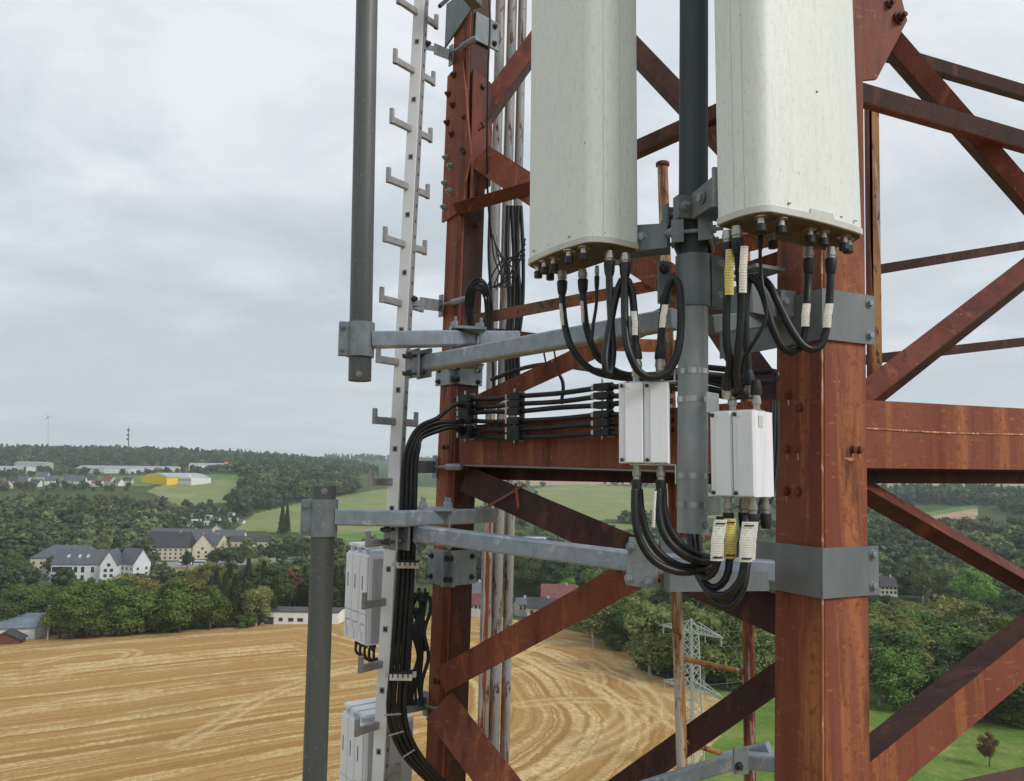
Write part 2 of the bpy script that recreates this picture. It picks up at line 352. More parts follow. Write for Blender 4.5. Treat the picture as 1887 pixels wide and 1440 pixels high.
# the fields, as seen outlines with the range of distances at which they lie
ZONES = [
    ('stubble_field', 0, 330, [(-3000, 1330), (-700, 1225), (0, 1175), (300, 1156), (560, 1141), (900, 1133), (980, 1148), (1080, 1168), (1130, 1183), (1165, 1203), (1190, 1238), (1235, 1254), (1300, 1275), (1343, 1298), (1350, 1318), (1335, 1350), (1300, 1385), (1262, 1440), (1180, 1600), (1000, 9000), (-9000, 9000)]),
    ('pasture', 60, 330, [(1190, 1238), (1235, 1254), (1300, 1262), (1420, 1262), (1640, 1278), (1900, 1326), (2900, 1420), (2900, 9000), (1000, 9000), (1180, 1600), (1262, 1440), (1300, 1385), (1335, 1350), (1350, 1318), (1343, 1298), (1300, 1275)]),
    ('road', 560, 720, [(-300, 1047), (140, 1040), (420, 1034), (620, 1022), (620, 1028), (420, 1043), (140, 1049), (-300, 1056)]),
    ('dry_meadow', 480, 640, [(300, 1045), (410, 1043), (400, 1085), (330, 1085)]),
    ('meadow', 900, 1700, [(270, 905), (320, 886), (450, 884), (440, 925), (330, 932)]),
    ('green_meadow', 900, 1900, [(10, 880), (290, 876), (450, 874), (450, 884), (320, 886), (270, 896), (100, 896), (0, 892)]),
    ('meadow', 680, 1400, [(430, 978), (470, 946), (560, 926), (700, 902), (860, 890), (1000, 900), (900, 950), (640, 985)]),
    ('green_meadow', 640, 800, [(560, 984), (640, 972), (820, 962), (820, 1000), (640, 1010), (560, 1004)]),
    ('meadow', 860, 1900, [(985, 900), (1060, 892), (1240, 902), (1330, 912), (1330, 955), (1100, 958), (1010, 935)]),
    ('meadow', 640, 900, [(1060, 960), (1160, 958), (1170, 975), (1090, 978)]),
    ('ploughed_field', 1600, 3300, [(880, 889), (1000, 884), (1330, 880), (1330, 890), (880, 897)]),
    ('green_meadow', 1000, 1400, [(1672, 950), (1800, 930), (1800, 937), (1690, 956)]),
    ('ploughed_field', 1000, 1400, [(1690, 956), (1800, 937), (1800, 956), (1720, 966)]),
    ('ploughed_field', 1700, 4400, [(1560, 860), (2100, 860), (2100, 892), (1700, 900), (1560, 915)]),
    ('meadow', 860, 1300, [(1835, 968), (1960, 958), (1960, 985), (1850, 985)]),
    ('meadow', 2400, 4600, [(640, 872), (960, 866), (960, 884), (640, 884)]),
    ('dry_meadow', 640, 900, [(100, 975), (190, 970), (190, 990), (110, 992)]),
    ('dry_meadow', 380, 480, [(1790, 1090), (1870, 1085), (1880, 1115), (1800, 1118)]),
]
def zone_of(X, Y, Zz):
    px, py = project(X, Y, Zz); r = np.hypot(X, Y); z = np.full(np.shape(X), -1)
    for k, (n, r0, r1, poly) in enumerate(ZONES):
        z = np.where((z < 0) & (r >= r0) & (r < r1) & inside(px, py, poly), k, z)
    return z

# paths of the harvester and tractor across the swaths, as seen
TRACKS = [[(330, 1372), (420, 1322), (470, 1292), (540, 1262), (650, 1228)], [(60, 1222), (150, 1202), (235, 1196), (240, 1208), (150, 1232), (-20, 1262)], [(-40, 1320), (120, 1290), (280, 1272)],
          [(960, 1186), (1010, 1196), (1040, 1212), (1090, 1214), (1120, 1236), (1180, 1262)], [(950, 1236), (1030, 1222), (1070, 1236), (1130, 1240), (1190, 1276), (1205, 1320), (1130, 1372), (1000, 1420)],
          [(940, 1205), (985, 1212), (1010, 1232), (1060, 1250), (1130, 1285), (1140, 1330), (1040, 1380)], [(960, 1300), (1060, 1292), (1180, 1300), (1270, 1350)], [(640, 1262), (900, 1218), (1000, 1180)]]
def swath(X, Y):
    """Which harvester swath a place belongs to: straight runs on the left, bending round the headland on the right."""
    n = (-.5, .866)
    s1 = X * n[0] + Y * n[1]
    b = np.array([(-20, 262), (12, 244), (24, 236), (32, 210), (37, 188), (46, 172), (46, 158), (38, 142), (30, 132), (20, 118), (10, 100)], float)
    dist = np.zeros(np.shape(X))
    for i in range(len(b) - 1):
        ax, ay = b[i]; bx, by = b[i + 1]; L2 = (bx - ax) ** 2 + (by - ay) ** 2
        t = np.clip(((X - ax) * (bx - ax) + (Y - ay) * (by - ay)) / L2, 0, 1)
        dist += np.exp(-np.hypot(X - ax - t * (bx - ax), Y - ay - t * (by - ay)) / 5.5)
    dist = np.maximum(-5.5 * np.log(np.maximum(dist, 1e-30)) + 5, 0)
    track = np.zeros(np.shape(X)); near = (np.hypot(X, Y) < 330) & (Y > 20)
    for line in TRACKS:
        g = []
        for px, py in line:
            q = ray(px, py); g.append((q.x * -CZ / q.z, q.y * -CZ / q.z))
        g = [(v_.x, v_.y) for v_ in smooth_path([V((a_, b_, 0)) for a_, b_ in g], 4.0)]; dm = np.full(int(near.sum()), 1e9); xx = X[near]; yy = Y[near]
        for (ax, ay), (bx, by) in zip(g[:-1], g[1:]):
            L2 = (bx - ax) ** 2 + (by - ay) ** 2; t = np.clip(((xx - ax) * (bx - ax) + (yy - ay) * (by - ay)) / L2, 0, 1)
            dm = np.minimum(dm, np.hypot(xx - ax - t * (bx - ax), yy - ay - t * (by - ay)))
        track[near] = np.maximum(track[near], np.exp(-((dm - 1.5) / .75) ** 2))
    wob = 2.4 * np.sin(X / 13 + Y / 19) + 1.2 * np.sin(Y / 9.3 - X / 23)
    return s1 + .25 * wob, dist + wob * np.clip(dist / 14, 0, 1), 1 / (1 + np.exp(-(46 + 5 * wob - dist) / 1.5)), track

def field_material(name, kind):
    m = bpy.data.materials.new(name); m.use_nodes = True; t = m.node_tree; t.nodes.clear(); nn = t.nodes.new; ln = t.links.new
    o = nn('ShaderNodeOutputMaterial'); b = nn('ShaderNodeBsdfPrincipled'); ln(b.outputs[0], o.inputs[0]); b.inputs['Roughness'].default_value = .9; b.inputs['Specular IOR Level'].default_value = .1
    tc = nn('ShaderNodeTexCoord')
    def noise(vec, sc, det=5, rg=.6, dims='3D'):
        n = nn('ShaderNodeTexNoise'); n.noise_dimensions = dims; n.inputs['Scale'].default_value = sc; n.inputs['Detail'].default_value = det; n.inputs['Roughness'].default_value = rg
        if dims == '1D': ln(vec, n.inputs['W'])
        else: ln(vec, n.inputs['Vector'])
        return n.outputs['Fac']
    def rng(x, lo, hi, a=0., c=1.):
        r = nn('ShaderNodeMapRange'); r.inputs[1].default_value = lo; r.inputs[2].default_value = hi; r.inputs[3].default_value = a; r.inputs[4].default_value = c; ln(x, r.inputs[0]); return r.outputs[0]
    def mth(op, a, c):
        n = nn('ShaderNodeMath'); n.operation = op
        for i, q in enumerate((a, c)):
            if isinstance(q, (int, float)): n.inputs[i].default_value = q
            else: ln(q, n.inputs[i])
        return n.outputs[0]
    def mix(f, a, c):
        x = nn('ShaderNodeMixRGB'); ln(f, x.inputs[0])
        for i, q in ((1, a), (2, c)):
            if isinstance(q, tuple): x.inputs[i].default_value = q
            else: ln(q, x.inputs[i])
        return x.outputs[0]
    ob = tc.outputs['Object']
    if kind == 'stubble':
        def attr_(n_):
            at = nn('ShaderNodeAttribute'); at.attribute_name = n_; return at.outputs['Fac']
        grain = noise(ob, 1.1, 6, .8); fleck = noise(ob, 4.5, 3, .8); brk = noise(ob, .07, 5, .65); patch = noise(ob, .022, 4)
        jit = mth('MULTIPLY', mth('SUBTRACT', noise(ob, .35, 4, .7), .5), 2.0)
        def lines(s):
            s = mth('ADD', s, mth('MULTIPLY', mth('SUBTRACT', noise(ob, .05, 3), .5), 3.0)); s2 = mth('ADD', s, jit)
            wide = noise(s, .06, 2, .5, '1D'); fine = noise(s2, .30, 3, .6, '1D'); dark = noise(s2, .9, 1, .5, '1D')
            a = rng(mth('ADD', fine, mth('MULTIPLY', mth('SUBTRACT', wide, .5), .55)), .47, .62)
            return a, rng(wide, .40, .60), rng(dark, .54, .64)
        la, wa, da = lines(attr_('swath')); lb, wb, db = lines(attr_('swath_edge')); bl = attr_('headland')
        def lerp(a, c):
            x = nn('ShaderNodeMix'); x.data_type = 'FLOAT'; ln(bl, x.inputs[0]); ln(a, x.inputs[2]); ln(c, x.inputs[3]); return x.outputs[0]
        straw, wide, dark = lerp(la, lb), lerp(wa, wb), lerp(da, db)
        base = mix(rng(grain, .3, .7), srgb(166, 131, 78), srgb(188, 153, 98))
        base = mix(mth('MULTIPLY', wide, .8), base, srgb(156, 116, 62))
        base = mix(mth('MULTIPLY', dark, rng(fleck, .25, .6, .2, .8)), base, srgb(144, 114, 70))
        straw = mth('MULTIPLY', straw, mth('MULTIPLY', rng(brk, .34, .56, .15, 1), rng(grain, .34, .60, .15, 1)))
        col = mix(straw, base, srgb(226, 200, 148))
        col = mix(mth('MULTIPLY', attr_('track'), rng(grain, .32, .60, .05, .62)), col, srgb(230, 208, 160))
        col = mix(mth('MULTIPLY', rng(patch, .56, .68), rng(fleck, .40, .65, 0, .5)), col, srgb(140, 132, 78))
        col = mix(rng(fleck, .58, .70, 0, .6), col, srgb(118, 88, 50)); col = mix(rng(fleck, .40, .30, 0, .5), col, srgb(222, 196, 146))
        bpn = nn('ShaderNodeBump'); bpn.inputs['Strength'].default_value = .6; bpn.inputs['Distance'].default_value = .25
        ln(mth('ADD', fleck, straw), bpn.inputs['Height']); ln(bpn.outputs[0], b.inputs['Normal'])
    else:
        C = {'ground': [(58, 76, 40), (84, 96, 52), (70, 82, 48)], 'pasture': [(84, 118, 50), (114, 136, 64), (158, 152, 96)], 'meadow': [(134, 140, 92), (120, 130, 80), (146, 148, 104)],
             'green_meadow': [(98, 130, 66), (90, 120, 60), (108, 136, 76)], 'dry_meadow': [(160, 140, 84), (136, 128, 70), (170, 150, 96)],
             'ploughed_field': [(176, 146, 122), (162, 134, 110), (184, 158, 132)], 'road': [(150, 152, 154), (136, 138, 140), (160, 160, 160)]}[kind]
        sc = 1.0 if kind == 'pasture' else .25
        col = mix(rng(noise(ob, .12 * sc, 6, .7), .38, .62), srgb(*C[0]), srgb(*C[1]))
        col = mix(rng(noise(ob, .05 * sc, 6, .7), .52, .64), col, srgb(*C[2]))
        if kind == 'pasture':
            col = mix(rng(noise(ob, 1.6, 6, .85), .48, .64, 0, .8), col, srgb(66, 98, 38)); col = mix(rng(noise(ob, 5.0, 3, .8), .56, .66, 0, .5), col, srgb(140, 150, 80)); col = mix(rng(noise(ob, .7, 5, .8), .54, .68, 0, .7), col, srgb(170, 164, 104)); col = mix(rng(noise(ob, .35, 6, .8), .52, .64, 0, .6), col, srgb(72, 104, 42))
        bpn = nn('ShaderNodeBump'); bpn.inputs['Strength'].default_value = .5; bpn.inputs['Distance'].default_value = .3
        ln(noise(ob, 1.5, 4), bpn.inputs['Height']); ln(bpn.outputs[0], b.inputs['Normal'])
    ln(col, b.inputs['Base Color']); MATS[name] = m
for k_ in ('ground', 'pasture', 'meadow', 'green_meadow', 'dry_meadow', 'ploughed_field', 'road'): field_material(k_, k_)
field_material('stubble_field', 'stubble')

def make_land():
    az = np.radians(np.concatenate([np.arange(-180, -42, 3.0), np.arange(-42, 42, .13), np.arange(42, 180.1, 3.0)]))
    r = np.concatenate([[0.5], np.arange(20, 100, 8.), np.arange(100, 300, 1.1), np.exp(np.arange(math.log(300), math.log(7000), .012))])
    AZ, R_ = np.meshgrid(az, r); X = R_ * np.sin(AZ); Y = R_ * np.cos(AZ); Zg = ground(X, Y)
    near = np.clip((R_ - 20) / 80, 0, 1) * np.clip((360 - R_) / 60, 0, 1)
    Zg = Zg + near * (.25 * np.sin(X / 23 + 1) * np.cos(Y / 31))
    n = len(az); idx = np.arange(len(r) * n).reshape(len(r), n)
    q = np.stack([idx[:-1, :-1], idx[:-1, 1:], idx[1:, 1:], idx[1:, :-1]], -1).reshape(-1, 4)
    co = np.stack([X, Y, Zg], -1).reshape(-1, 3)
    cen = co[q].mean(1); zn = zone_of(cen[:, 0], cen[:, 1], cen[:, 2]); zn = np.where(cen[:, 1] > 2, zn, -1)
    zn = np.where((zn < 0) & (np.hypot(cen[:, 0], cen[:, 1]) < 120), 0, zn)
    sw = swath(co[:, 0], co[:, 1])
    for name in ['ground'] + sorted(set(z[0] for z in ZONES)):
        ids = [-1] if name == 'ground' else [k for k, z in enumerate(ZONES) if z[0] == name]
        for k in ids:
            f = q[zn == k]
            if not len(f): continue
            used, inv = np.unique(f, return_inverse=True); f2 = inv.reshape(-1, 4)
            me = bpy.data.meshes.new(name); me.vertices.add(len(used)); me.vertices.foreach_set('co', co[used].ravel())
            me.loops.add(f2.size); me.loops.foreach_set('vertex_index', f2[:, ::-1].ravel().astype(np.int32))
            me.polygons.add(len(f2)); me.polygons.foreach_set('loop_start', np.arange(0, f2.size, 4, dtype=np.int32))
            me.polygons.foreach_set('loop_total', np.full(len(f2), 4, np.int32))
            if name == 'stubble_field':
                for an, av in zip(('swath', 'swath_edge', 'headland', 'track'), sw):
                    at = me.attributes.new(an, 'FLOAT', 'POINT'); at.data.foreach_set('value', av[used].astype(np.float32))
            me.update(); me.validate(); me.shade_smooth(); me.materials.append(MATS[name])
            o = bpy.data.objects.new(name, me); COL.objects.link(o); o['kind'] = 'structure'
make_land()

# ------------------------------------------------------------------ trees
def leaf_mat(name, c1, c2, c3):
    mat(name, srgb(*c1), srgb(*c2), .35, 1, .75, spec=.15, rand=.22, translucent=.22, patches=[(srgb(*c3), .9, 1, .55, .68)], attr=('tint', srgb(*c3)))
leaf_mat('leaf_green', (95, 118, 60), (73, 97, 49), (120, 136, 71))
leaf_mat('leaf_dark', (71, 90, 54), (54, 71, 45), (99, 110, 64))
leaf_mat('leaf_olive', (120, 120, 66), (92, 99, 54), (142, 131, 75))
leaf_mat('leaf_spruce', (59, 76, 52), (48, 63, 45), (85, 85, 52))
leaf_mat('leaf_birch', (120, 129, 77), (99, 112, 64), (138, 140, 92))
leaf_mat('leaf_bright', (110, 140, 64), (92, 123, 56), (127, 153, 73))
leaf_mat('leaf_russet', (118, 85, 57), (95, 69, 48), (133, 102, 63))
leaf_mat('leaf_far', (73, 92, 62), (56, 73, 52), (133, 140, 92))
mat('bark', srgb(86, 76, 64), srgb(64, 56, 48), 6, .3, .9, bump=.4)
mat('bark_birch', srgb(172, 170, 160), srgb(120, 116, 106), 5, 1.5, .8, patches=[(srgb(60, 56, 52), 9, 3, .6, .66)])

ICO = None
def blob(c, rad):
    """A faceted low ball: the dense inside of a leaf clump."""
    t = (1 + 5 ** .5) / 2
    v = np.array([(-1, t, 0), (1, t, 0), (-1, -t, 0), (1, -t, 0), (0, -1, t), (0, 1, t), (0, -1, -t), (0, 1, -t), (t, 0, -1), (t, 0, 1), (-t, 0, -1), (-t, 0, 1)], float)
    v /= np.linalg.norm(v[0])
    f = np.array([(0, 11, 5), (0, 5, 1), (0, 1, 7), (0, 7, 10), (0, 10, 11), (1, 5, 9), (5, 11, 4), (11, 10, 2), (10, 7, 6), (7, 1, 8), (3, 9, 4), (3, 4, 2), (3, 2, 6), (3, 6, 8), (3, 8, 9), (4, 9, 5), (2, 4, 11), (6, 2, 10), (8, 6, 7), (9, 8, 1)])
    return v * rad + c, f
def crown_arrays(rs, kind, nq, size, core=True):
    """Leaf clumps of one crown, height normalised to 1: returns vertices, quads, triangles and a tint per vertex."""
    lob = []
    if kind == 'conifer':
        h = rs.uniform(.06, 1, nq) ** .85; ang = rs.uniform(0, 2 * np.pi, nq)
        tier = .75 + .25 * np.abs(np.sin(h * 34)); rad = (.02 + .155 * (1 - h)) * tier * rs.uniform(.55, 1.05, nq)
        pos = np.stack([np.cos(ang) * rad, np.sin(ang) * rad, h - rad * .25], -1); nrm = np.stack([np.cos(ang) * .6, np.sin(ang) * .6, np.full(nq, .7)], -1)
        lob = [((0, 0, .12 + .2 * i), .105 * (1 - .2 * i)) for i in range(4)]
    else:
        w, cz, hz, nl = {'broad': (.30, .53, .44, 20), 'round': (.38, .52, .46, 20), 'tall': (.19, .54, .44, 16), 'birch': (.20, .56, .42, 17), 'bush': (.48, .42, .46, 12)}[kind]
        for i in range(nl):
            d = rs.normal(size=3); d /= np.linalg.norm(d); k = rs.uniform(.3, .82)
            lob.append((np.array([d[0] * w * k, d[1] * w * k, cz + d[2] * hz * k]), rs.uniform(.34, .56) * max(w, .22) * (1 - .3 * max(d[2], 0))))
        wt = np.array([q[1] ** 2 for q in lob]); wt /= wt.sum(); li = rs.choice(nl, nq, p=wt)
        C = np.array([q[0] for q in lob])[li]; R_ = np.array([q[1] for q in lob])[li]
        d = rs.normal(size=(nq, 3)); d[:, 2] += .25; d /= np.linalg.norm(d, axis=1)[:, None]
        pos = C + d * (R_ * rs.uniform(.72, 1.12, nq))[:, None]; nrm = d.copy()
        if kind == 'birch': pos[:, 2] -= np.abs(rs.normal(0, .05, nq)); nrm[:, 2] *= .3
    nrm = nrm + rs.normal(0, .45, (nq, 3)); nrm /= np.linalg.norm(nrm, axis=1)[:, None]
    a = np.cross(nrm, rs.normal(size=(nq, 3))); a /= np.linalg.norm(a, axis=1)[:, None]; b = np.cross(nrm, a)
    s = size * rs.uniform(.6, 1.3, nq)[:, None]; e = rs.uniform(.6, 1.2, (nq, 1)); bend = nrm * s * .25
    v = np.stack([pos - a * s - b * s * e * .4, pos - b * s * e + bend, pos + a * s + b * s * e * .4, pos + b * s * e + bend], 1).reshape(-1, 3)
    q = np.arange(nq * 4).reshape(-1, 4); tint = np.repeat(np.clip(rs.normal(.3, .3, nq), 0, 1), 4); tri = np.zeros((0, 3), int)
    if core:
        vs = [v]; ts = []; o = len(v)
        for c, rad in lob:
            bv, bf = blob(np.array(c), rad * .70); vs.append(bv); ts.append(bf + o); o += len(bv)
        v = np.concatenate(vs); tri = np.concatenate(ts); tint = np.concatenate([tint, np.zeros(o - len(tint))])
    return v, q, tri, tint
def mesh_arrays(name, v, q, tri, tint, m):
    me = bpy.data.meshes.new(name); me.vertices.add(len(v)); me.vertices.foreach_set('co', np.asarray(v, np.float32).ravel())
    li = np.concatenate([q.ravel(), tri.ravel()]).astype(np.int32); me.loops.add(len(li)); me.loops.foreach_set('vertex_index', li)
    tot = np.concatenate([np.full(len(q), 4), np.full(len(tri), 3)]).astype(np.int32)
    me.polygons.add(len(tot)); me.polygons.foreach_set('loop_start', np.concatenate([[0], np.cumsum(tot)[:-1]]).astype(np.int32)); me.polygons.foreach_set('loop_total', tot)
    at = me.attributes.new('tint', 'FLOAT', 'POINT'); at.data.foreach_set('value', np.asarray(tint, np.float32))
    me.update(); me.validate(); me.materials.append(MATS[m]); return me
def trunk_mesh(kind, rs):
    mb = MB(); r = .012 if kind in ('conifer', 'birch', 'tall') else .018
    top = {'conifer': .92, 'birch': .74}.get(kind, .62)
    if kind == 'bush': r, top = .03, .4
    pts = [V((rs.normal(0, .012) * (i > 0), rs.normal(0, .012) * (i > 0), -.05 + (top + .05) * i / 5)) for i in range(6)]
    n = 7; vs = []; fs = []
    for i, p in enumerate(pts):
        for j in range(n): vs.append(p + V((math.cos(j * 6.283 / n), math.sin(j * 6.283 / n), 0)) * r * (1.25 - i * .2))
    for i in range(5):
        for j in range(n): fs.append((i * n + j, i * n + (j + 1) % n, (i + 1) * n + (j + 1) % n, (i + 1) * n + j))
    mb.add(vs, fs)
    if kind != 'conifer':
        for i in range(5):
            a = rs.uniform(0, 6.28); p = pts[2 + i % 3]; d = V((math.cos(a), math.sin(a), .9)) * rs.uniform(.10, .17); mb.cyl(p, p + d, r * .35, 5, r * .1)
    me = bpy.data.meshes.new('trunk'); me.from_pydata(mb.v, [], mb.f); me.materials.append(MATS['bark_birch' if kind == 'birch' else 'bark']); me.shade_smooth(); return me
RS = np.random.RandomState(7)
PROTO = {}
for key, kind, lm, nq, sz, cnt in (('broad_green', 'broad', 'leaf_green', 5200, .0165, 3), ('broad_dark', 'broad', 'leaf_dark', 5200, .0165, 3), ('round_olive', 'round', 'leaf_olive', 5400, .017, 2),
                                   ('conifer', 'conifer', 'leaf_spruce', 3600, .018, 3), ('birch', 'birch', 'leaf_birch', 3600, .014, 3), ('round_bright', 'round', 'leaf_bright', 3200, .021, 1),
                                   ('russet', 'tall', 'leaf_russet', 2000, .018, 1), ('bush', 'bush', 'leaf_green', 1200, .042, 2), ('tall_dark', 'tall', 'leaf_dark', 2400, .018, 2)):
    PROTO[key] = []
    for _ in range(cnt):
        v, q, tri, tint = crown_arrays(RS, kind, nq, sz, core=True)
        PROTO[key].append((mesh_arrays('crown', v, q, tri, tint, lm), trunk_mesh(kind, RS)))
NTREE = [0]
def tree(px, r, h, key, label, group=None, name=None, wide=1.0, cat='tree'):
    p = on_ground(px, r); R = random.Random(NTREE[0] * 13 + 5); NTREE[0] += 1
    nm = name or {'conifer': 'spruce_tree', 'birch': 'birch_tree', 'bush': 'bush', 'russet': 'larch_tree'}.get(key, 'deciduous_tree')
    t = thing(nm, label, cat, p, group); t.rotation_euler = (0, 0, R.uniform(0, 6.28)); t.scale = (h * wide, h * wide, h)
    cm, tm = PROTO[key][R.randrange(len(PROTO[key]))]
    for n_, me in (('crown', cm), ('trunk', tm)):
        o = bpy.data.objects.new(n_, me); COL.objects.link(o); o.parent = t
    return t
RT = random.Random(21)
ORDW = ['leftmost', 'second', 'third', 'fourth', 'fifth', 'sixth', 'seventh', 'eighth', 'ninth', 'tenth', 'eleventh', 'twelfth', 'thirteenth', 'fourteenth', 'fifteenth', 'sixteenth', 'seventeenth', 'eighteenth', 'nineteenth', 'twentieth']
KINDW = {'conifer': 'dark conifer', 'birch': 'pale birch', 'russet': 'russet tree', 'bush': 'low bush', 'round_olive': 'olive tree', 'round_bright': 'bright tree', 'broad_green': 'green tree', 'broad_dark': 'dark tree', 'tall_dark': 'slim tree'}
def stand(px0, px1, r0, r1, n, mixk, hr, label, group, wide=(1.15, 1.6), keep=None):
    """A stand of single trees, named in order from the left."""
    L_ = []
    for k in range(n):
        px = px0 + (px1 - px0) * (k + RT.uniform(-.3, 1.3)) / n; r = RT.uniform(r0, r1) if not callable(r0) else r0(px) + RT.uniform(0, r1)
        if keep and not keep(px, r): continue
        L_.append((px, r, RT.choices([m[0] for m in mixk], [m[1] for m in mixk])[0]))
    seen = {}
    for px, r, key in sorted(L_):
        i_ = seen.get(key, 0); seen[key] = i_ + 1; kw = KINDW[key]; h = RT.uniform(*hr) * (.33 if key == 'bush' else 1)
        lab = ('leftmost %s %s' % (kw, label)) if i_ == 0 else '%s %s from left %s' % (ORDW[min(i_, 19)], kw, label)
        tree(px, r, h, key, lab, kw + 's ' + group, wide=RT.uniform(*wide) * (.8 if key == 'conifer' else 1))
edge = lambda px: 272                     # far edge of the stubble field
stand(90, 400, edge, 14, 26, [('broad_green', 4), ('broad_dark', 4), ('round_olive', 3), ('bush', 4)], (11, 18.5), 'in the front row behind the stubble field', 'in the row behind the stubble, left', keep=lambda p, r: p > 108)
stand(-60, 400, lambda p: edge(p) + 22, 40, 30, [('broad_green', 4), ('broad_dark', 4), ('round_olive', 3)], (12, 19), 'in the belt below the white building', 'in the belt below the white building')
stand(385, 500, edge, 14, 12, [('conifer', 4), ('tall_dark', 3), ('birch', 2), ('broad_dark', 2), ('bush', 3)], (15, 19), 'in the row left of the low white building', 'in the row left of the low building')
stand(400, 720, lambda p: edge(p) + 42, 30, 30, [('conifer', 5), ('tall_dark', 3), ('birch', 2), ('broad_dark', 3), ('russet', 1)], (17, 22), 'behind the low white building', 'behind the low building')
stand(360, 760, lambda p: edge(p) + 80, 70, 26, [('broad_dark', 4), ('round_olive', 3), ('broad_green', 2), ('birch', 1)], (14, 19), 'on the slope below the village road', 'on the slope below the road')
stand(880, 1180, 375, 450, 30, [('broad_dark', 4), ('conifer', 2), ('broad_green', 2), ('birch', 1)], (18, 24), 'in the wood behind the small houses', 'in the wood behind the small houses')
stand(1050, 1180, 222, 270, 14, [('broad_dark', 4), ('broad_green', 3), ('bush', 3)], (14, 18), 'at the wood edge beyond the swaths', 'at the wood edge beyond the swaths', keep=lambda p, r: r > 300 - .5 * (p - 1000))
stand(1180, 1450, 192, 222, 26, [('birch', 6), ('broad_green', 2), ('tall_dark', 2), ('bush', 4)], (19, 24), 'in the wood edge behind the pylon', 'in the wood edge behind the pylon')
stand(1080, 1450, 230, 330, 26, [('broad_green', 4), ('birch', 3), ('broad_dark', 3)], (19, 25), 'deeper in the wood behind the pylon', 'deeper in the wood behind the pylon')
stand(1590, 1980, 200, 218, 24, [('broad_green', 5), ('birch', 2), ('broad_dark', 3), ('bush', 5)], (10, 20), 'at the pasture edge on the right', 'at the pasture edge, right')
stand(1580, 2000, 222, 290, 30, [('birch', 4), ('round_olive', 2), ('broad_green', 3), ('broad_dark', 2)], (15, 25), 'in the wood beyond the pasture', 'in the wood beyond the pasture')
stand(1560, 1980, 300, 400, 28, [('birch', 3), ('broad_dark', 4), ('broad_green', 2)], (14, 19), 'in the valley wood below the cream house', 'in the valley wood, right')
tree(1798, 430, 24, 'round_bright', 'large round bright green tree standing right of the cream house', name='deciduous_tree', wide=1.05)
tree(1700, 440, 30, 'birch', 'tall pale birch next to the cream house on the right', wide=1.1)
tree(1745, 450, 28, 'birch', 'brownish birch between the cream house and bright round tree', wide=1.1)
tree(1823, 166, 7, 'russet', 'small russet tree standing alone in the pasture', name='small_tree', wide=1.25)
tree(519, 760, 28, 'conifer', 'left one of two slim dark conifers at the meadow foot')
tree(528, 765, 27, 'conifer', 'right one of two slim dark conifers at the meadow foot')
tree(1650, 198, 15, 'broad_green', 'dense rounded tree at the pasture edge touching the tower leg', wide=1.25)
tree(185, 640, 22, 'birch', 'pale yellowish tree behind the white building roof', wide=1.5)
tree(92, 540, 13, 'broad_dark', 'small tree left of the white building, by the cream wing')
for i_, (px_, r_, h_) in enumerate(((345, 575, 13), (398, 570, 15), (420, 590, 14), (445, 600, 15), (495, 600, 13), (530, 620, 15), (560, 600, 15))):
    tree(px_, r_, h_, 'broad_dark', '%s dark round tree along the road by the slate-roofed houses' % ORDW[i_], 'trees along the village road', wide=1.3)
for i_, (px_, r_, h_) in enumerate(((-10, 540, 14), (20, 560, 15), (40, 530, 13), (168, 462, 6), (232, 470, 7))):
    tree(px_, r_, h_, 'broad_green', '%s green tree from left close round the white building' % ORDW[i_], 'trees round the white building', wide=1.2)

# far woods: nobody could count them, each wood is one object
LOW = {}
for key, kind, nq, sz in (('a', 'broad', 110, .075), ('b', 'round', 110, .08), ('c', 'conifer', 90, .07), ('d', 'tall', 90, .07)):
    LOW[key] = [crown_arrays(RS, kind, nq, sz, True) for _ in range(3)]
def wood(name, label, areas, mixk, m, seed):
    rs = np.random.RandomState(seed); Vs = []; Qs = []; Ts = []; Ti = []; o = 0
    for px0, px1, r0, r1, n, h0, h1 in areas:
        px = rs.uniform(px0, px1, n * 2); r = np.sqrt(rs.uniform(r0 ** 2, r1 ** 2, n * 2)); t = (px - CX) / F; c = 1 / np.hypot(1, t)
        X = r * t * c; Y = r * c; G = ground(X, Y); ok = np.ones(len(X), bool)
        for d in (0, 12): ok &= zone_of(X, Y + d, ground(X, Y + d)) < 0
        ok &= ~blocked(X, Y)
        for i in np.nonzero(ok)[0][:n]:
            v, q, tri, ti = LOW[rs.choice(list(mixk), p=np.array(list(mixk.values())) / sum(mixk.values()))][rs.randint(3)]
            h = rs.uniform(h0 * .75, h1 * 1.12); a = rs.uniform(0, 6.28); w_ = h * rs.uniform(1.0, 1.5); ca, sa = math.cos(a) * w_, math.sin(a) * w_
            vv = np.stack([v[:, 0] * ca - v[:, 1] * sa + X[i], v[:, 0] * sa + v[:, 1] * ca + Y[i], v[:, 2] * h + G[i] - .04 * h], -1)
            Vs.append(vv); Qs.append(q + o); Ts.append(tri + o); Ti.append(np.clip(ti * .5 + rs.choice([-.4, -.1, .15, .5], p=[.3, .3, .25, .15]) + rs.uniform(-.15, .15), 0, 1)); o += len(v)
    me = mesh_arrays(name, np.concatenate(Vs), np.concatenate(Qs), np.concatenate(Ts), np.concatenate(Ti), m)
    ob = bpy.data.objects.new(name, me); COL.objects.link(ob); tag(ob, label, 'woodland', kind='stuff')
SITES = []                                     # (x, y, radius) kept clear of scattered trees
def blocked(X, Y):
    b = np.zeros(np.shape(X), bool)
    for x, y, r in SITES: b |= np.hypot(X - x, Y - y) < r
    return b
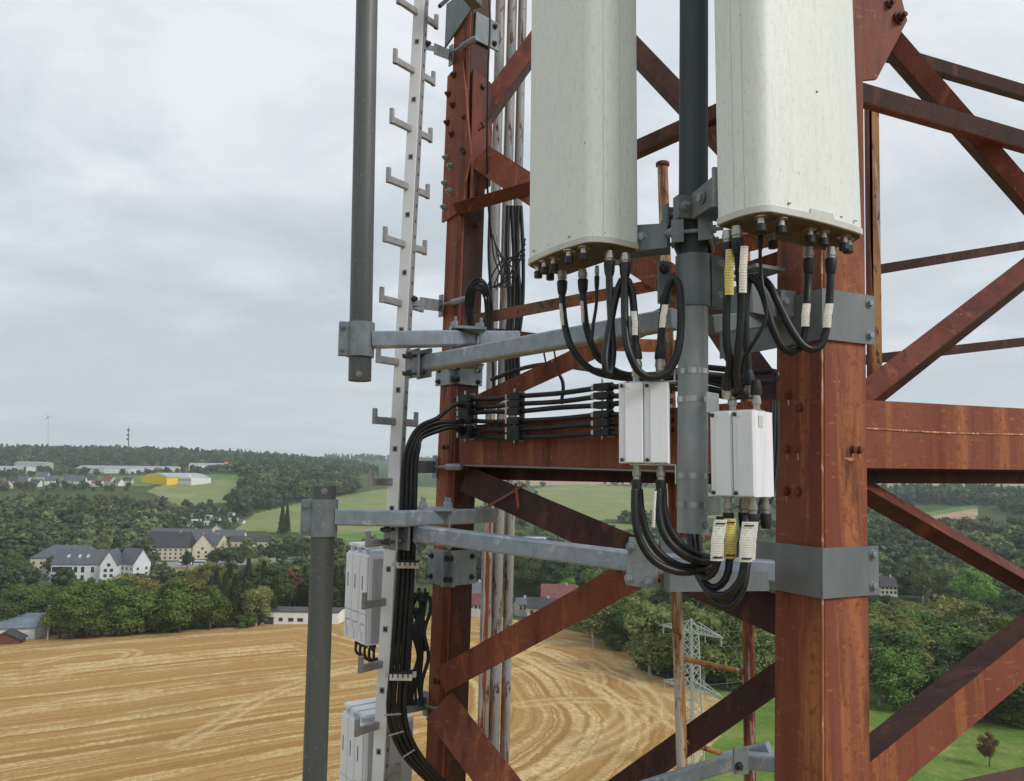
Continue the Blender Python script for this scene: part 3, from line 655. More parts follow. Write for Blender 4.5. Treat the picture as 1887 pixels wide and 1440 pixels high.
# ------------------------------------------------------------------ buildings
mat('plaster_white', srgb(226, 227, 226), srgb(214, 215, 214), .4, 1, .8)
mat('plaster_cream', srgb(216, 206, 180), srgb(202, 192, 168), .4, 1, .8)
mat('plaster_salmon', srgb(222, 190, 158), srgb(208, 176, 146), .4, 1, .8)
mat('plaster_grey', srgb(188, 188, 184), srgb(172, 172, 170), .4, 1, .8)
mat('metal_yellow', srgb(246, 206, 34), srgb(238, 196, 30), .3, .3, .5)
mat('roof_slate', srgb(98, 100, 108), srgb(84, 86, 94), .5, 1, .6, patches=[(srgb(114, 116, 122), 1.5, 1, .6, .7)])
mat('roof_dark', srgb(70, 70, 74), srgb(56, 56, 60), .5, 1, .6)
mat('roof_red', srgb(134, 84, 78), srgb(116, 70, 66), .6, 1, .75)
mat('roof_orange', srgb(208, 110, 72), srgb(190, 96, 62), .3, 1, .7)
mat('roof_metal', srgb(176, 184, 192), srgb(160, 168, 176), .2, 1, .5, .2)
mat('roof_bluegrey', srgb(122, 134, 146), srgb(106, 118, 130), .4, 1, .5)
mat('timber', srgb(112, 70, 54), srgb(92, 58, 46), 2, .2, .8)
mat('pane', srgb(48, 54, 60), srgb(66, 72, 78), 1, 1, .2, spec=.6)
mat('pane_sky', srgb(190, 200, 208), srgb(170, 180, 190), 1, 1, .2)
mat('teal', srgb(40, 170, 170), None, rough=.6)
mat('pylon_paint', srgb(176, 186, 180), srgb(158, 168, 162), 2, 1, .6)
mat('turbine', srgb(196, 204, 212), None, rough=.6)
mat('concrete', srgb(168, 166, 160), srgb(146, 144, 138), 1.5, 1, .9)
mat('car_white', srgb(220, 222, 224), None, rough=.35); mat('car_dark', srgb(48, 52, 60), None, rough=.35); mat('car_grey', srgb(140, 146, 152), None, rough=.35)
mat('tyre', srgb(26, 26, 28), None, rough=.8)
mat('wire', srgb(120, 124, 126), None, rough=.6)

def house_body(t, O, rot, w, d, eave, ridge, wall, roof, rows=0, cols=0, gable_win=0, along='R', hip=0.0, chim=True, rowh=2.9, side=0, win='pane', over=.5):
    """One gabled (or hipped) body of a building: wall, roof (> chimney) and its windows one by one."""
    R, U, Nn = yaw(rot)
    A, B, la, lb = (R, Nn, w, d) if along == 'R' else (Nn, R, d, w)            # A along the ridge
    pr = [(-lb / 2, -3), (lb / 2, -3), (lb / 2, eave), (0, ridge if not hip else eave), (-lb / 2, eave)]
    mb = MB().prism(pr, O - A * la / 2, O + A * la / 2, B, U); wl = build('wall', mb, wall, t, 0)
    mb = MB(); o = over; k = (ridge - eave) / (lb / 2); th = .25
    e = eave - o * k + .05; la2 = la / 2 + o; lb2 = lb / 2 + o; hp = hip * la / 2
    for s in (-1, 1):
        q = [O + A * la2 + B * s * lb2 + U * e, O - A * la2 + B * s * lb2 + U * e, O - A * (la2 - hp) + U * (ridge + .05), O + A * (la2 - hp) + U * (ridge + .05)]
        mb.plate(q, U * th)
    if hip:
        for s in (-1, 1):
            mb.plate([O + A * s * la2 + B * lb2 + U * e, O + A * s * la2 - B * lb2 + U * e, O + A * s * (la2 - hp) + U * (ridge + .05)], U * th)
    rf = build('roof', mb, roof, t, 0)
    if chim:
        c = O + A * la * .22 + U * (ridge - .6); build('chimney', MB().box(c, R, U, Nn, (-.4, .4), (-.5, 1.6), (-.4, .4)), 'plaster_grey', rf, 0)
    fw = w; off = d / 2 + .04
    for r_ in range(rows):
        for c_ in range(cols):
            x = -fw / 2 + fw * (c_ + .5) / cols; y = .9 + r_ * rowh
            if y + 1.5 > eave + .2: continue
            build('window', MB().box(O + Nn * off, R, U, Nn, (x - min(.65, fw / cols * .3), x + min(.65, fw / cols * .3)), (y, y + 1.45), (-.05, .05)), win, t, 0)
    for s in ((-1, 1) if side == 2 else (side,) if side else ()):
        for r_ in range(int((eave - .5) // rowh)):
            for c_ in range(2):
                z = (-.25 + .5 * c_) * d; y = .9 + r_ * rowh
                build('window', MB().box(O + R * s * (w / 2 + .04), R, U, Nn, (-.05, .05), (y, y + 1.4), (z - .6, z + .6)), win, t, 0)
    if gable_win:
        g = O + Nn * off
        for r_ in range(gable_win):
            for x in ((-.18, .18) if r_ < gable_win - 1 else (0,)):
                y = .9 + r_ * rowh; build('window', MB().box(g, R, U, Nn, (x * w - .8, x * w + .8), (y, y + 1.7), (-.05, .05)), win, t, 0)
    return wl, rf
def house(name, label, px, r, w, d, eave, ridge, rot, wall, roof, group=None, cat='house', dz=0.0, **k):
    p = on_ground(px, r) + V((0, 0, dz)); SITES.append((p.x, p.y, max(w, d) * .62 + 3)); SITES.append((p.x * .975, p.y * .975, max(w, d) * .55))
    t = thing(name, label, cat, p, group); house_body(t, p, rot, w, d, eave, ridge, wall, roof, **k); return t, p

# the white building with grey roofs in the valley
t, p = house('apartment_building', 'long white building with grey gabled roofs and balconies in the valley', 156, 500, 31, 13, 10.5, 17.5, 4, 'plaster_white', 'roof_slate', cat='building', chim=False)
R, U, Nn = yaw(4); SITES.append((p.x + 18, p.y - 6, 22)); SITES.append((p.x - 14, p.y - 16, 16)); SITES.append((p.x * .95, p.y * .95, 22)); SITES.append((p.x * .9, p.y * .9, 20))
house_body(t, p + R * 16 + Nn * 3 + V((0, 0, .02)), 14, 8.5, 17, 10.8, 18, 'plaster_white', 'roof_slate', along='N', gable_win=4, chim=False)
house_body(t, p + R * 25 - Nn * 3, -28, 15, 11, 10.4, 18.0, 'plaster_white', 'roof_slate', rows=3, cols=4, side=1, chim=False)
for x0, x1, y0 in ((-15, -10, 1.2), (-9, -4.2, 1.2), (-15, -10, 5.8), (-9, -4.2, 5.8), (-3.2, -1.4, 1.2), (-3.2, -1.4, 5.8), (.6, 2.4, 5.8), (.6, 2.4, 1.2), (6, 7.6, 5.8)):
    wn = build('window', MB().box(p + Nn * 6.54, R, U, Nn, (x0, x1), (y0, y0 + 3.0), (-.06, .06)), 'pane', t, 0)
for y0 in (.7, 5.2):
    build('balcony', MB().box(p + Nn * 7.3, R, U, Nn, (-15.4, -3.4), (y0 - .4, y0), (-.8, .8)).box(p + Nn * 8.05, R, U, Nn, (-15.4, -3.4), (y0, y0 + .9), (-.04, .04)), 'plaster_grey', t, 0)
for x in (-8, -2, 2.5): build('skylight', MB().prism([(-.7, 0), (.7, 0), (.7, 1.9), (-.7, 1.9)], p + R * x + Nn * 4.0 + U * 13.45, p + R * x + Nn * 4.0 + U * 13.85, R, (U * 1.0 - Nn * .95).normalized()), 'pane_sky', t, 0)
q = p + R * 31.6 - Nn * .6; build('door', MB().box(q, *yaw(-28), (-.06, .08), (.4, 4.4), (-1.2, 1.2)), 'teal', t, 0)
t, p = house('apartment_building', 'cream block with hipped grey roof behind the white building', 126, 552, 38, 16, 10.5, 17, 6, 'plaster_cream', 'roof_slate', cat='building', hip=.5, rows=3, cols=9, side=-1, chim=False)
# slate-roofed group by the road
house('manor_house', 'cream manor with a steep dark slate roof by the road', 312, 640, 34, 17, 9.5, 20, 3, 'plaster_cream', 'roof_dark', cat='building', rows=3, cols=9, hip=.12)
t, p = house('manor_wing', 'long slate roof wing standing behind the cream manor', 334, 690, 52, 14, 8, 16, 0, 'plaster_cream', 'roof_slate', cat='building', hip=.1)
house('house', 'cream house with its gable to the road beside the manor', 374, 640, 14, 20, 9, 18, 18, 'plaster_cream', 'roof_dark', along='N', gable_win=3)
house('house', 'pale house with tall slate roof right of the manor', 392, 665, 20, 14, 7, 14, -18, 'plaster_cream', 'roof_slate', rows=2, cols=4)
house('house', 'yellow house with twin gables above the low long roof', 398, 735, 15, 12, 7, 13, 20, 'plaster_cream', 'roof_slate', rows=2, cols=3, along='N')
house('house', 'long slate-roofed house with white chimney below the meadow', 424, 720, 26, 11, 5, 10, 2, 'plaster_cream', 'roof_slate', rows=1, cols=6)
house('low_building', 'long low building with dark roof and many doors by the meadow', 462, 690, 34, 11, 4.5, 8, 0, 'plaster_cream', 'roof_dark', rows=1, cols=8, chim=False, cat='building')
house('house', 'small white cottage on the hill behind the white building', 215, 590, 8, 7, 3.5, 6.5, 10, 'plaster_white', 'roof_slate', chim=False)
# yellow hall on the rise
p = on_ground(322, 1330); SITES += [(p.x, p.y, 66), (p.x * .97, p.y * .97, 50), (p.x * .94, p.y * .94, 40)]
t = thing('industrial_hall', 'large bright yellow hall with pale metal roof on the rise', 'hall', p); R, U, Nn = yaw(-38)
prof = [(-40, -4), (40, -4), (40, 8), (18, 12.6), (0, 14), (-22, 11.6), (-40, 6.5)]
build('wall', MB().prism(prof, p + Nn * 34, p - Nn * 34, R, U), 'metal_yellow', t, 0)
mb = MB(); rp_ = [(41, 8.1), (18, 12.9), (0, 14.3), (-22, 11.9), (-41, 6.6)]
mb.prism(rp_ + [(a, b + .5) for a, b in rp_[::-1]], p + Nn * 33.4, p - Nn * 35, R, U); build('roof', mb, 'roof_metal', t, 0)
build('annex', MB().box(p + R * 58, R, U, Nn, (-20, 20), (-4, 8), (-16, 16)), 'plaster_white', t, 0)
for i in range(4): build('window', MB().box(p + R * (44 + 9 * i) + Nn * 16.1, R, U, Nn, (-2.2, 2.2), (3.5, 5.5), (-.1, .1)), 'pane', t, 0)
for i in (0, 1): build('vent', MB().cyl(p + R * (40 + 6 * i) + U * 8, p + R * (40 + 6 * i) + U * 14, 1.0, 10), 'plaster_white', t)
# village houses on the rise, left
vl = [(28, 1300, 'plaster_salmon', 'roof_dark', 'leftmost small house of the village row on the rise', 12), (45, 1290, 'plaster_cream', 'roof_slate', 'yellow village house with solar roof, left on the rise', -20),
      (96, 1310, 'plaster_white', 'roof_slate', 'white house with broad slate roof among village trees', 25), (128, 1315, 'plaster_white', 'roof_slate', 'white village house with its gable turned to us', -25),
      (146, 1300, 'plaster_white', 'roof_slate', 'long white house with two dormer gables in the village', 8), (165, 1325, 'plaster_white', 'roof_dark', 'tall narrow white gable house beside the dormer house', 30),
      (200, 1320, 'plaster_grey', 'roof_red', 'grey house with brownish roof at the village end', -15), (78, 1420, 'plaster_grey', 'roof_slate', 'small far house behind the village trees', 5)]
for px_, r_, wa, ro, lb, rt in vl: house('house', lb, px_, r_, 18, 13, 6, 12.5, rt, wa, ro, group='houses of the village on the rise', rows=2, cols=4)
for i, (px_, r_, wa, ro) in enumerate(((12, 1240, 'plaster_cream', 'roof_red'), (66, 1270, 'plaster_white', 'roof_dark'), (112, 1265, 'plaster_cream', 'roof_slate'), (180, 1275, 'plaster_white', 'roof_red'), (218, 1290, 'plaster_white', 'roof_slate'), (236, 1330, 'plaster_cream', 'roof_dark'))):
    house('house', '%s small house from left in the lower village row' % ORDW[i], px_, r_, 13, 10, 5, 10, i * 31 % 60 - 30, wa, ro, group='houses of the lower village row', rows=2, cols=3)
for px_, r_, w_, h_, wa, lb in ((20, 1640, 70, 11, 'plaster_white', 'long white works building far left below the ridge wood'), (62, 1760, 60, 15, 'plaster_grey', 'pale grey works hall below the ridge wood'),
                                (240, 1720, 190, 8, 'plaster_white', 'very long flat white works building behind the yellow hall'), (222, 1640, 50, 8, 'plaster_white', 'low white shed in front of the very long works building'),
                                (165, 1660, 40, 8, 'plaster_grey', 'low pale shed left of the long works building'), (382, 1700, 66, 10, 'plaster_white', 'white flat building above the yellow hall roof'),
                                (455, 1680, 40, 7, 'plaster_white', 'small white building at the foot of the hill wood')):
    house('works_building', lb, px_, r_, w_, 26, h_, h_ + 1.6, 2, wa, 'roof_metal', cat='building', chim=False, rows=1, cols=max(3, int(w_ / 12)), rowh=4, dz=1)
house('works_building', 'building with bright orange roof at the foot of the hill wood', 428, 1690, 34, 18, 8, 13, -10, 'plaster_white', 'roof_orange', cat='building', chim=False)
# allotment sheds below the meadow
for i, (px_, r_) in enumerate(((336, 870), (350, 905), (362, 850), (372, 930), (385, 880), (398, 860), (408, 930), (352, 830), (430, 850), (446, 838), (384, 835), (425, 900))):
    house('garden_shed', '%s small pale garden shed counted over the allotment hedges' % ORDW[i], px_, r_, 5 + i % 3 * 2, 4.5, 2.4, 3.8, i * 23 % 50 - 25, 'plaster_white', ('roof_metal', 'roof_slate')[i % 2], group='allotment sheds', cat='shed', chim=False)
# buildings at the field edge
house('barn', 'white barn with blue-grey roof at the field corner, far left', 20, 292, 18, 13, 4.4, 7.4, 12, 'plaster_white', 'roof_bluegrey', cat='barn', chim=False)
house('shed', 'timber shed with dark gable roof in front of the white barn', 14, 279, 8, 6, 1.4, 3.6, 20, 'timber', 'roof_dark', cat='shed', chim=False, along='N')
t, p = house('flat_building', 'low white building with dark windows and grey flat roof behind stubble', 558, 281, 27, 9, 4.4, 4.8, -2, 'plaster_white', 'roof_dark', cat='building', chim=False, over=.25)
R, U, Nn = yaw(-2)
for x0, x1, h0 in ((-12, -8.8, .3), (-7, -5.6, 1.3), (-3.7, -1.9, 1.3), (-.6, 1.4, 1.3), (4, 6, 1.3), (8, 10, 1.3)): build('window', MB().box(p + Nn * 4.53, R, U, Nn, (x0, x1), (h0, h0 + (2.4 if x0 < -11 else 1.2)), (-.05, .05)), 'pane', t, 0)
# houses in the gap behind the tower
for px_, r_, w_, d_, ea, ri, rt, wa, ro, lb, dz in (
        (875, 335, 9, 9, 4.5, 9, 30, 'plaster_white', 'roof_slate', 'white house with grey roof left of the rusty conduits', 3), (884, 310, 6, 6, 2.5, 6, -30, 'plaster_white', 'roof_red', 'small white house with red roof by the conduits', 2.5),
        (962, 322, 5, 6, 3, 5, 20, 'plaster_grey', 'roof_slate', 'tiny shed with pale gable left of the black roofed house', 2), (999, 312, 11, 9, 3.4, 6.4, -8, 'plaster_cream', 'roof_dark', 'cream bungalow with black roof behind the stubble field', 1.6),
        (1030, 345, 15, 10, 4, 9.5, -4, 'plaster_cream', 'roof_red', 'house with a wide red roof under the bright tree', 2.2)):
    house('house', lb, px_, r_, w_, d_, ea, ri, rt, wa, ro, rows=1, cols=3, dz=dz)
tree(1046, 362, 15, 'round_bright', 'bright green tree behind the wide red roof', wide=1.2)
for px_, w_, lb in ((985, 22, 'white valley house with pale roof seen under the dark brace'), (1015, 18, 'low white house beside the pale road in the valley'), (905, 10, 'small white house seen between leg and conduits')):
    house('house', lb, px_, 690, w_, 10, 4.5, 8, 4, 'plaster_white', 'roof_metal', rows=1, cols=4, chim=False)
t, p = house('house', 'cream house with steep dark roof beside the right tower leg', 1636, 470, 8.5, 5, 5.2, 9.6, -6, 'plaster_cream', 'roof_dark', rows=2, cols=4, hip=.18, dz=4, rowh=2.3)

# bus and cars
def wheels(t, p, R, U, Nn, xs, zz, r):
    for x in xs: build('wheel', MB().cyl(p + R * x + Nn * (zz - .3) + U * r, p + R * x + Nn * zz + U * r, r, 12), 'tyre', t)
p = on_ground(354, 596) + V((0, 0, .15)); R, U, Nn = yaw(6); SITES.append((p.x, p.y, 26)); SITES.append((p.x * .97, p.y * .97, 20)); SITES.append((p.x * .94, p.y * .94, 16))
t = thing('bus', 'white articulated bus with dark windows driving on the village road', 'bus', p)
for x0, x1 in ((-8.8, .2), (1.2, 8.8)):
    build('body', MB().box(p, R, U, Nn, (x0, x1), (.35, 3.1), (-1.25, 1.25), .15), 'car_white', t)
    for k in range(int((x1 - x0) // 1.9)): build('window', MB().box(p + Nn * 1.27, R, U, Nn, (x0 + .3 + 1.9 * k, x0 + 2.0 + 1.9 * k), (1.35, 2.55), (-.03, .03)), 'pane', t, 0)
build('bellows', MB().box(p, R, U, Nn, (.2, 1.2), (.5, 2.95), (-1.1, 1.1)), 'tyre', t, 0)
wheels(t, p, R, U, Nn, (-6.6, -1.2, 5.5), 1.26, .5)
for i, (px_, r_, cm) in enumerate(((34, 520, 'car_white'), (48, 525, 'car_dark'), (58, 522, 'car_grey'), (70, 527, 'car_white'), (84, 530, 'car_dark'), (92, 525, 'car_grey'), (30, 535, 'car_grey'), (290, 585, 'car_dark'), (301, 588, 'car_white'), (480, 600, 'car_white'))):
    p = on_ground(px_, r_) + V((0, 0, .1)); R, U, Nn = yaw(20 + i * 17); SITES.append((p.x, p.y, 8)); SITES.append((p.x * .98, p.y * .98, 8)); SITES.append((p.x * .95, p.y * .95, 7))
    nm = {'car_white': 'white', 'car_dark': 'dark', 'car_grey': 'silver'}[cm]
    t = thing('parked_car', '%s car parked %s' % (nm, 'in the lot left of the white building' if px_ < 100 else 'beside the village road'), 'car', p, 'parked %s cars in the valley %d' % (nm, px_ > 100)); t['label'] = '%s %s' % (ORDW[i], t['label'])
    build('body', MB().prism([(-2.2, .35), (2.2, .35), (2.2, .85), (1.2, 1.0), (.6, 1.45), (-1.2, 1.5), (-1.9, 1.0), (-2.2, .9)], p + Nn * .85, p - Nn * .85, R, U), cm, t, 0)
    build('window', MB().prism([(-1.6, 1.0), (1.0, 1.0), (.55, 1.38), (-1.1, 1.42)], p + Nn * .87, p - Nn * .87, R, U), 'pane', t, 0)
    wheels(t, p, R, U, Nn, (-1.4, 1.4), .88, .33)

# ------------------------------------------------------------------ pylon
def strut(mb, a, b, s=.10):
    ax = (b - a).normalized(); A = ax.orthogonal().normalized(); mb.bar(a, b, A, ax.cross(A), s, s)
p = on_ground(1277, 139.5); H = 25.2; yw = -52; R, U, Nn = yaw(yw)
t = thing('electricity_pylon', 'pale green lattice electricity pylon standing at the stubble edge', 'pylon', p)
def wd(z): return 1.35 - .55 * z / H
def corner(z, i): return p + U * z + (R * (1, 1, -1, -1)[i] + Nn * (1, -1, -1, 1)[i]) * wd(z)
zs = [0]
while zs[-1] < 23.2: zs.append(zs[-1] + wd(zs[-1]) * 1.45)
for i in range(4): mb = MB(); strut(mb, corner(0, i), corner(zs[-1], i), .20); build('leg', mb, 'pylon_paint', t, 0)
mb = MB()
for a, b in zip(zs[:-1], zs[1:]):
    for i in range(4):
        j = (i + 1) % 4; strut(mb, corner(a, i), corner(b, j), .09); strut(mb, corner(a, j), corner(b, i), .09)
tag(build('lattice', mb, 'pylon_paint', t, 0), None, None, kind='stuff')
top = p + U * H
mb = MB(); [strut(mb, corner(zs[-1], i), top, .13) for i in range(4)]; build('peak', mb, 'pylon_paint', t, 0)
for zz_, half in ((23.0, 6.6), (13.4, 6.4)):
    for s in (-1, 1):
        mb = MB(); tip = p + R * s * half + U * zz_
        lo = [p + R * s * wd(zz_) + Nn * k * wd(zz_) + U * zz_ for k in (-1, 1)]; hi = [q + U * 1.7 for q in lo]
        for q in lo: strut(mb, q, tip, .12)
        for q in hi: strut(mb, q, tip + U * .1, .11)
        for k in range(1, 7):
            u_ = k / 7; a = [q.lerp(tip, u_) for q in lo]; b = [q.lerp(tip, u_) for q in hi]; a0 = [q.lerp(tip, u_ - 1 / 7) for q in lo]
            strut(mb, a[0], a[1], .07); strut(mb, a[0], b[0], .07); strut(mb, a[1], b[1], .07); strut(mb, a0[0], a[1], .07); strut(mb, a0[0], b[0], .07); strut(mb, a0[1], b[1], .07)
        tag(build('crossarm', mb, 'pylon_paint', t, 0), None, None, kind='stuff')
        for d_ in (.45, .95): build('insulator', MB().lathe(p + R * s * half * d_ + U * zz_, -U, [(.1 * i, (.05, .13)[i % 2]) for i in range(14)], 8), 'pylon_paint', t)
build('footing', MB().cyl(p - U * .8, p + U * .35, 2.6, 20), 'concrete', t)
for zz_, half in ((21.6, 6.3), (12.0, 6.1)):
    for s in (-1, 1):
        a = p + R * s * half + U * zz_
        for sg, ln_ in ((1, 230),):
            b = a - Nn * sg * ln_ ; b.z = a.z - 2 * (sg > 0); pts = [a.lerp(b, i / 12) - Z * (4 * 5.5 * (i / 12) * (1 - i / 12)) for i in range(13)]
            mb = MB(); [strut(mb, pts[i], pts[i + 1], .035) for i in range(12)]
            tag(build('power_line', mb, 'wire', None, 0), '%s power line at the %s end of the pylon crossarm' % ('upper' if zz_ > 20 else 'lower', 'near' if s > 0 else 'far'), 'power line', 'power lines on the pylon %s' % ('upper', 'lower')[zz_ < 20])
# utility pole, masts and turbine
p = on_ground(87, 277); tp = thing('utility_pole', 'bare concrete utility pole beside the white barn', 'pole', p); build('pole', MB().cyl(p - Z, p + Z * 10.5, .22, 10, .15), 'concrete', tp); build('cap', MB().box(p + Z * 10.4, *yaw(0), (-.5, .5), (-.1, .1), (-.1, .1)), 'concrete', tp, 0)
p = on_ground(89, 3000); t = thing('wind_turbine', 'thin wind turbine standing on the far left skyline', 'wind turbine', p); hub = P(89, 768, p.y)
build('tower', MB().cyl(p - Z * 5, hub, 1.7, 14, 1.1), 'turbine', t); build('nacelle', MB().box(hub, *yaw(-60), (-3, 7), (-2, 2), (-2, 2)), 'turbine', t, 0)
R, U, Nn = yaw(-60)
for a in (65, 185, 305):
    d = (Nn * math.cos(math.radians(a)) + U * math.sin(math.radians(a))); build('blade', MB().prism([(-1.6, -.3), (1.6, -.3), (1.6, .3), (-1.6, .3)], hub - R * 4, hub - R * 4 + d * 22, d.cross(R), R, d.cross(R) * .3, R * .5), 'turbine', t, 0)
p = on_ground(237, 2480); t = thing('radio_mast', 'slim dark radio mast above the ridge wood on the left', 'mast', p); top = P(237, 788, p.y)
build('mast', MB().cyl(p, top, 1.6, 8, 1.0), 'roof_dark', t); 
for k in (8, 22, 34): build('antenna', MB().box(top - Z * k, *yaw(20), (-3.2, 3.2), (-2.5, 2.5), (-2, 2)), 'roof_dark', t, 0)

wood('woodland', 'dark wooded hill behind the white building, left', [(-150, 318, 630, 930, 620, 15, 22), (-250, -20, 470, 640, 60, 14, 20)], {'a': 4, 'b': 3, 'c': 1, 'd': 1}, 'leaf_far', 3)
wood('woodland', 'wooded hill right of the yellow hall', [(425, 660, 1060, 1520, 520, 16, 24), (560, 700, 900, 1160, 110, 15, 22), (430, 560, 900, 1060, 90, 14, 20)], {'a': 4, 'b': 3, 'd': 2}, 'leaf_far', 4)
wood('woodland', 'long dark ridge wood on the skyline, left', [(-300, 680, 2100, 2700, 1300, 18, 27), (350, 700, 1720, 2150, 320, 16, 24), (-300, 350, 1820, 2150, 500, 15, 22)], {'a': 3, 'c': 3, 'b': 2, 'd': 2}, 'leaf_far', 5)
wood('woodland', 'wooded valley side beyond the right tower leg', [(1500, 2050, 480, 860, 560, 14, 22), (1500, 1680, 860, 1200, 140, 14, 20), (1800, 1900, 900, 960, 30, 10, 14)], {'a': 4, 'b': 3, 'd': 3, 'c': 1}, 'leaf_far', 6)
wood('woodland', 'dark wood on the upper slope right, below the brown field', [(1600, 1830, 1330, 1600, 330, 18, 26), (1840, 2050, 1080, 1500, 240, 17, 25)], {'a': 3, 'c': 3, 'd': 2}, 'leaf_far', 7)
wood('woodland', 'hedges and copses in the valley seen through the tower', [(900, 1440, 460, 640, 170, 12, 19), (900, 1440, 640, 900, 120, 10, 17), (1070, 1130, 960, 1060, 40, 14, 20), (1130, 1240, 900, 980, 40, 13, 18), (900, 1440, 1100, 1700, 150, 10, 16), (650, 900, 900, 1000, 60, 14, 20), (640, 900, 420, 620, 80, 10, 15)], {'a': 4, 'b': 3, 'd': 1}, 'leaf_far', 8)
wood('woodland', 'garden trees and hedges between the valley houses, left', [(320, 470, 780, 960, 170, 4, 9), (-50, 640, 430, 520, 90, 8, 13), (380, 640, 560, 690, 50, 8, 13), (-50, 480, 900, 1100, 60, 6, 12), (-50, 250, 1180, 1420, 130, 6, 12), (-50, 500, 1450, 1750, 260, 8, 15), (240, 300, 560, 680, 25, 14, 20)], {'a': 4, 'b': 3, 'c': 1}, 'leaf_far', 9)
wood('woodland', 'far bluish wooded hills on the horizon behind the tower', [(600, 1500, 3900, 4600, 900, 22, 34)], {'a': 3, 'c': 3}, 'leaf_far', 10)
# ------------------------------------------------------------------ the lattice tower
def face_frame(p0, p1, tilt=0.0):
    """Axis frame with A across the bar (upwards in view) and B pointing away from the camera."""
    ax = (p1 - p0).normalized(); v = ((p0 + p1) / 2 - CAM).normalized(); B = (v - ax * v.dot(ax)).normalized(); A = B.cross(ax)
    if A.dot(UP) < 0: A = -A
    if tilt:
        q = Matrix.Rotation(math.radians(tilt), 3, ax); A = q @ A; B = q @ B
    return ax, A, B
def angle_bar(mb, p0, p1, w, fl=.06, t=.008, edge=1, tilt=0.0, off=0.0):
    ax, A, B = face_frame(p0, p1, tilt); e = edge; h = w / 2
    pr = [(-h * e, 0), (h * e, 0), (h * e, fl), ((h - t) * e, fl), ((h - t) * e, t if fl > 0 else -t), (-h * e, t if fl > 0 else -t)]
    return mb.prism(pr, p0 + B * off, p1 + B * off, A, B)
mat('edge_wear', srgb(190, 128, 86), srgb(150, 84, 60), 20, .2, .6, patches=[(srgb(214, 190, 160), 40, .3, .54, .60)], bump=.3)
TB = V((.6, 3.2, 0)); TB.z = gz(TB.x, TB.y)
tower = thing('lattice_tower', 'rusty red painted steel lattice tower carrying antennas and cables', 'tower', TB)
def brace(name, a, b, wpx, m='red', fl=.06, edge=1, tilt=0.0, t=.008, off=0.0, parent=None):
    p0, p1 = P(*a), P(*b); w = wpx * (a[2] + b[2]) / 2 / F
    return build(name, angle_bar(MB(), p0, p1, w, fl, t, edge, tilt, off), m, parent or tower, 0)
def brace2(name, a, b, wpx, m, m2, fl=.06, edge=1, tilt=0.0):
    """Angle bar whose flange has its own colour."""
    o_ = brace(name, a, b, wpx, m, fl, edge, tilt); p0, p1 = P(*a), P(*b); w = wpx * (a[2] + b[2]) / 2 / F; ax, A, B = face_frame(p0, p1, tilt); h = w / 2 * edge
    build('flange', MB().prism([(h + .0005 * edge, .001), (h + .003 * edge, .001), (h + .003 * edge, fl), (h + .0005 * edge, fl)], p0, p1, A, B), m2, o_, 0); return o_  # thin cover holding the tone painted onto the flange
def flat(name, a, b, wpx, m='red', t=.01, tilt=0.0, parent=None):
    p0, p1 = P(*a), P(*b); ax, A, B = face_frame(p0, p1, tilt); w = wpx * (a[2] + b[2]) / 2 / F
    return build(name, MB().bar(p0, p1, A, B, w, t), m, parent or tower, 0)
U25 = V((math.cos(math.radians(25)), math.sin(math.radians(25)), 0)); V25 = V((-U25.y, U25.x, 0))
# right (near) leg: square box section, one corner towards us
SA = .213
A_top, A_bot = P(1513, -260, 2.50), P(1517, 1600, 2.42)
def down_to_ground(a, b):
    d = (b - a).normalized(); return a + d * ((a.z - gz(a.x, a.y)) / -d.z)
def leg_at(a, b, py):
    """Point of the corner line a-b that shows at photo row py."""
    lo, hi = 0.0, 1.0
    for _ in range(40):
        m_ = (lo + hi) / 2; q = a.lerp(b, m_); d = q - CAM; yy = CY - F * d.dot(UP) / d.dot(_f)
        lo, hi = (m_, hi) if yy < py else (lo, m_)
    return a.lerp(b, lo)
bv = .012
prA = [(0 + bv, 0), (SA - bv, 0), (SA, bv), (SA, SA - bv), (SA - bv, SA), (bv, SA), (0, SA - bv), (0, bv)]
legA = build('leg', MB().prism(prA, A_top, down_to_ground(A_top, A_bot), U25, V25), 'red', tower, 0, 'near right leg, a broad square section with peeling paint')
def LA(py): return leg_at(A_top, A_bot, py)
build('corner_bead', MB().tube([A_top + (U25 + V25) * .0045, A_bot + (U25 + V25) * .0045], .0032, 6), 'edge_wear', legA)
N_R, N_L = -V25, -U25                     # outward normals of its right and left face
for py, a in ((722, .145), (748, .095), (826, .15), (826, .105), (908, .15), (908, .10)):
    build('bolt', MB().bolt(LA(py) + V25 * a + N_L * .001, N_L, .012, .010), 'red_dark', legA)
for py, a in ((827, .135), (827, .165)): build('bolt', MB().bolt(LA(py) + U25 * a + N_R * .001, N_R, .010, .009), 'red_dark', legA)
for py, a, ln_, w_ in ((724, .145, .05, .004), (752, .092, .09, .0035), (830, .15, .03, .004), (830, .103, .055, .004), (912, .152, .04, .003)):
    q = LA(py) + V25 * a + N_L * .0006; build('paint_run', MB().plate([q - V25 * w_, q + V25 * w_, q + V25 * w_ * .5 - Z * ln_, q - V25 * w_ * .4 - Z * ln_], N_L * .0008), 'edge_wear', legA, 0)
for py, a, ln_, w_ in ((826, .135, .03, .006), (824, .166, .05, .008), (842, .12, .012, .03)):
    q = LA(py) + U25 * a + N_R * .0006; build('paint_run', MB().plate([q - U25 * w_, q + U25 * w_ * .7, q + U25 * w_ * .9 - Z * ln_ * .5, q + U25 * w_ * .2 - Z * ln_, q - U25 * w_ * .5 - Z * ln_ * .6], N_R * .0008), 'edge_wear', legA, 0)
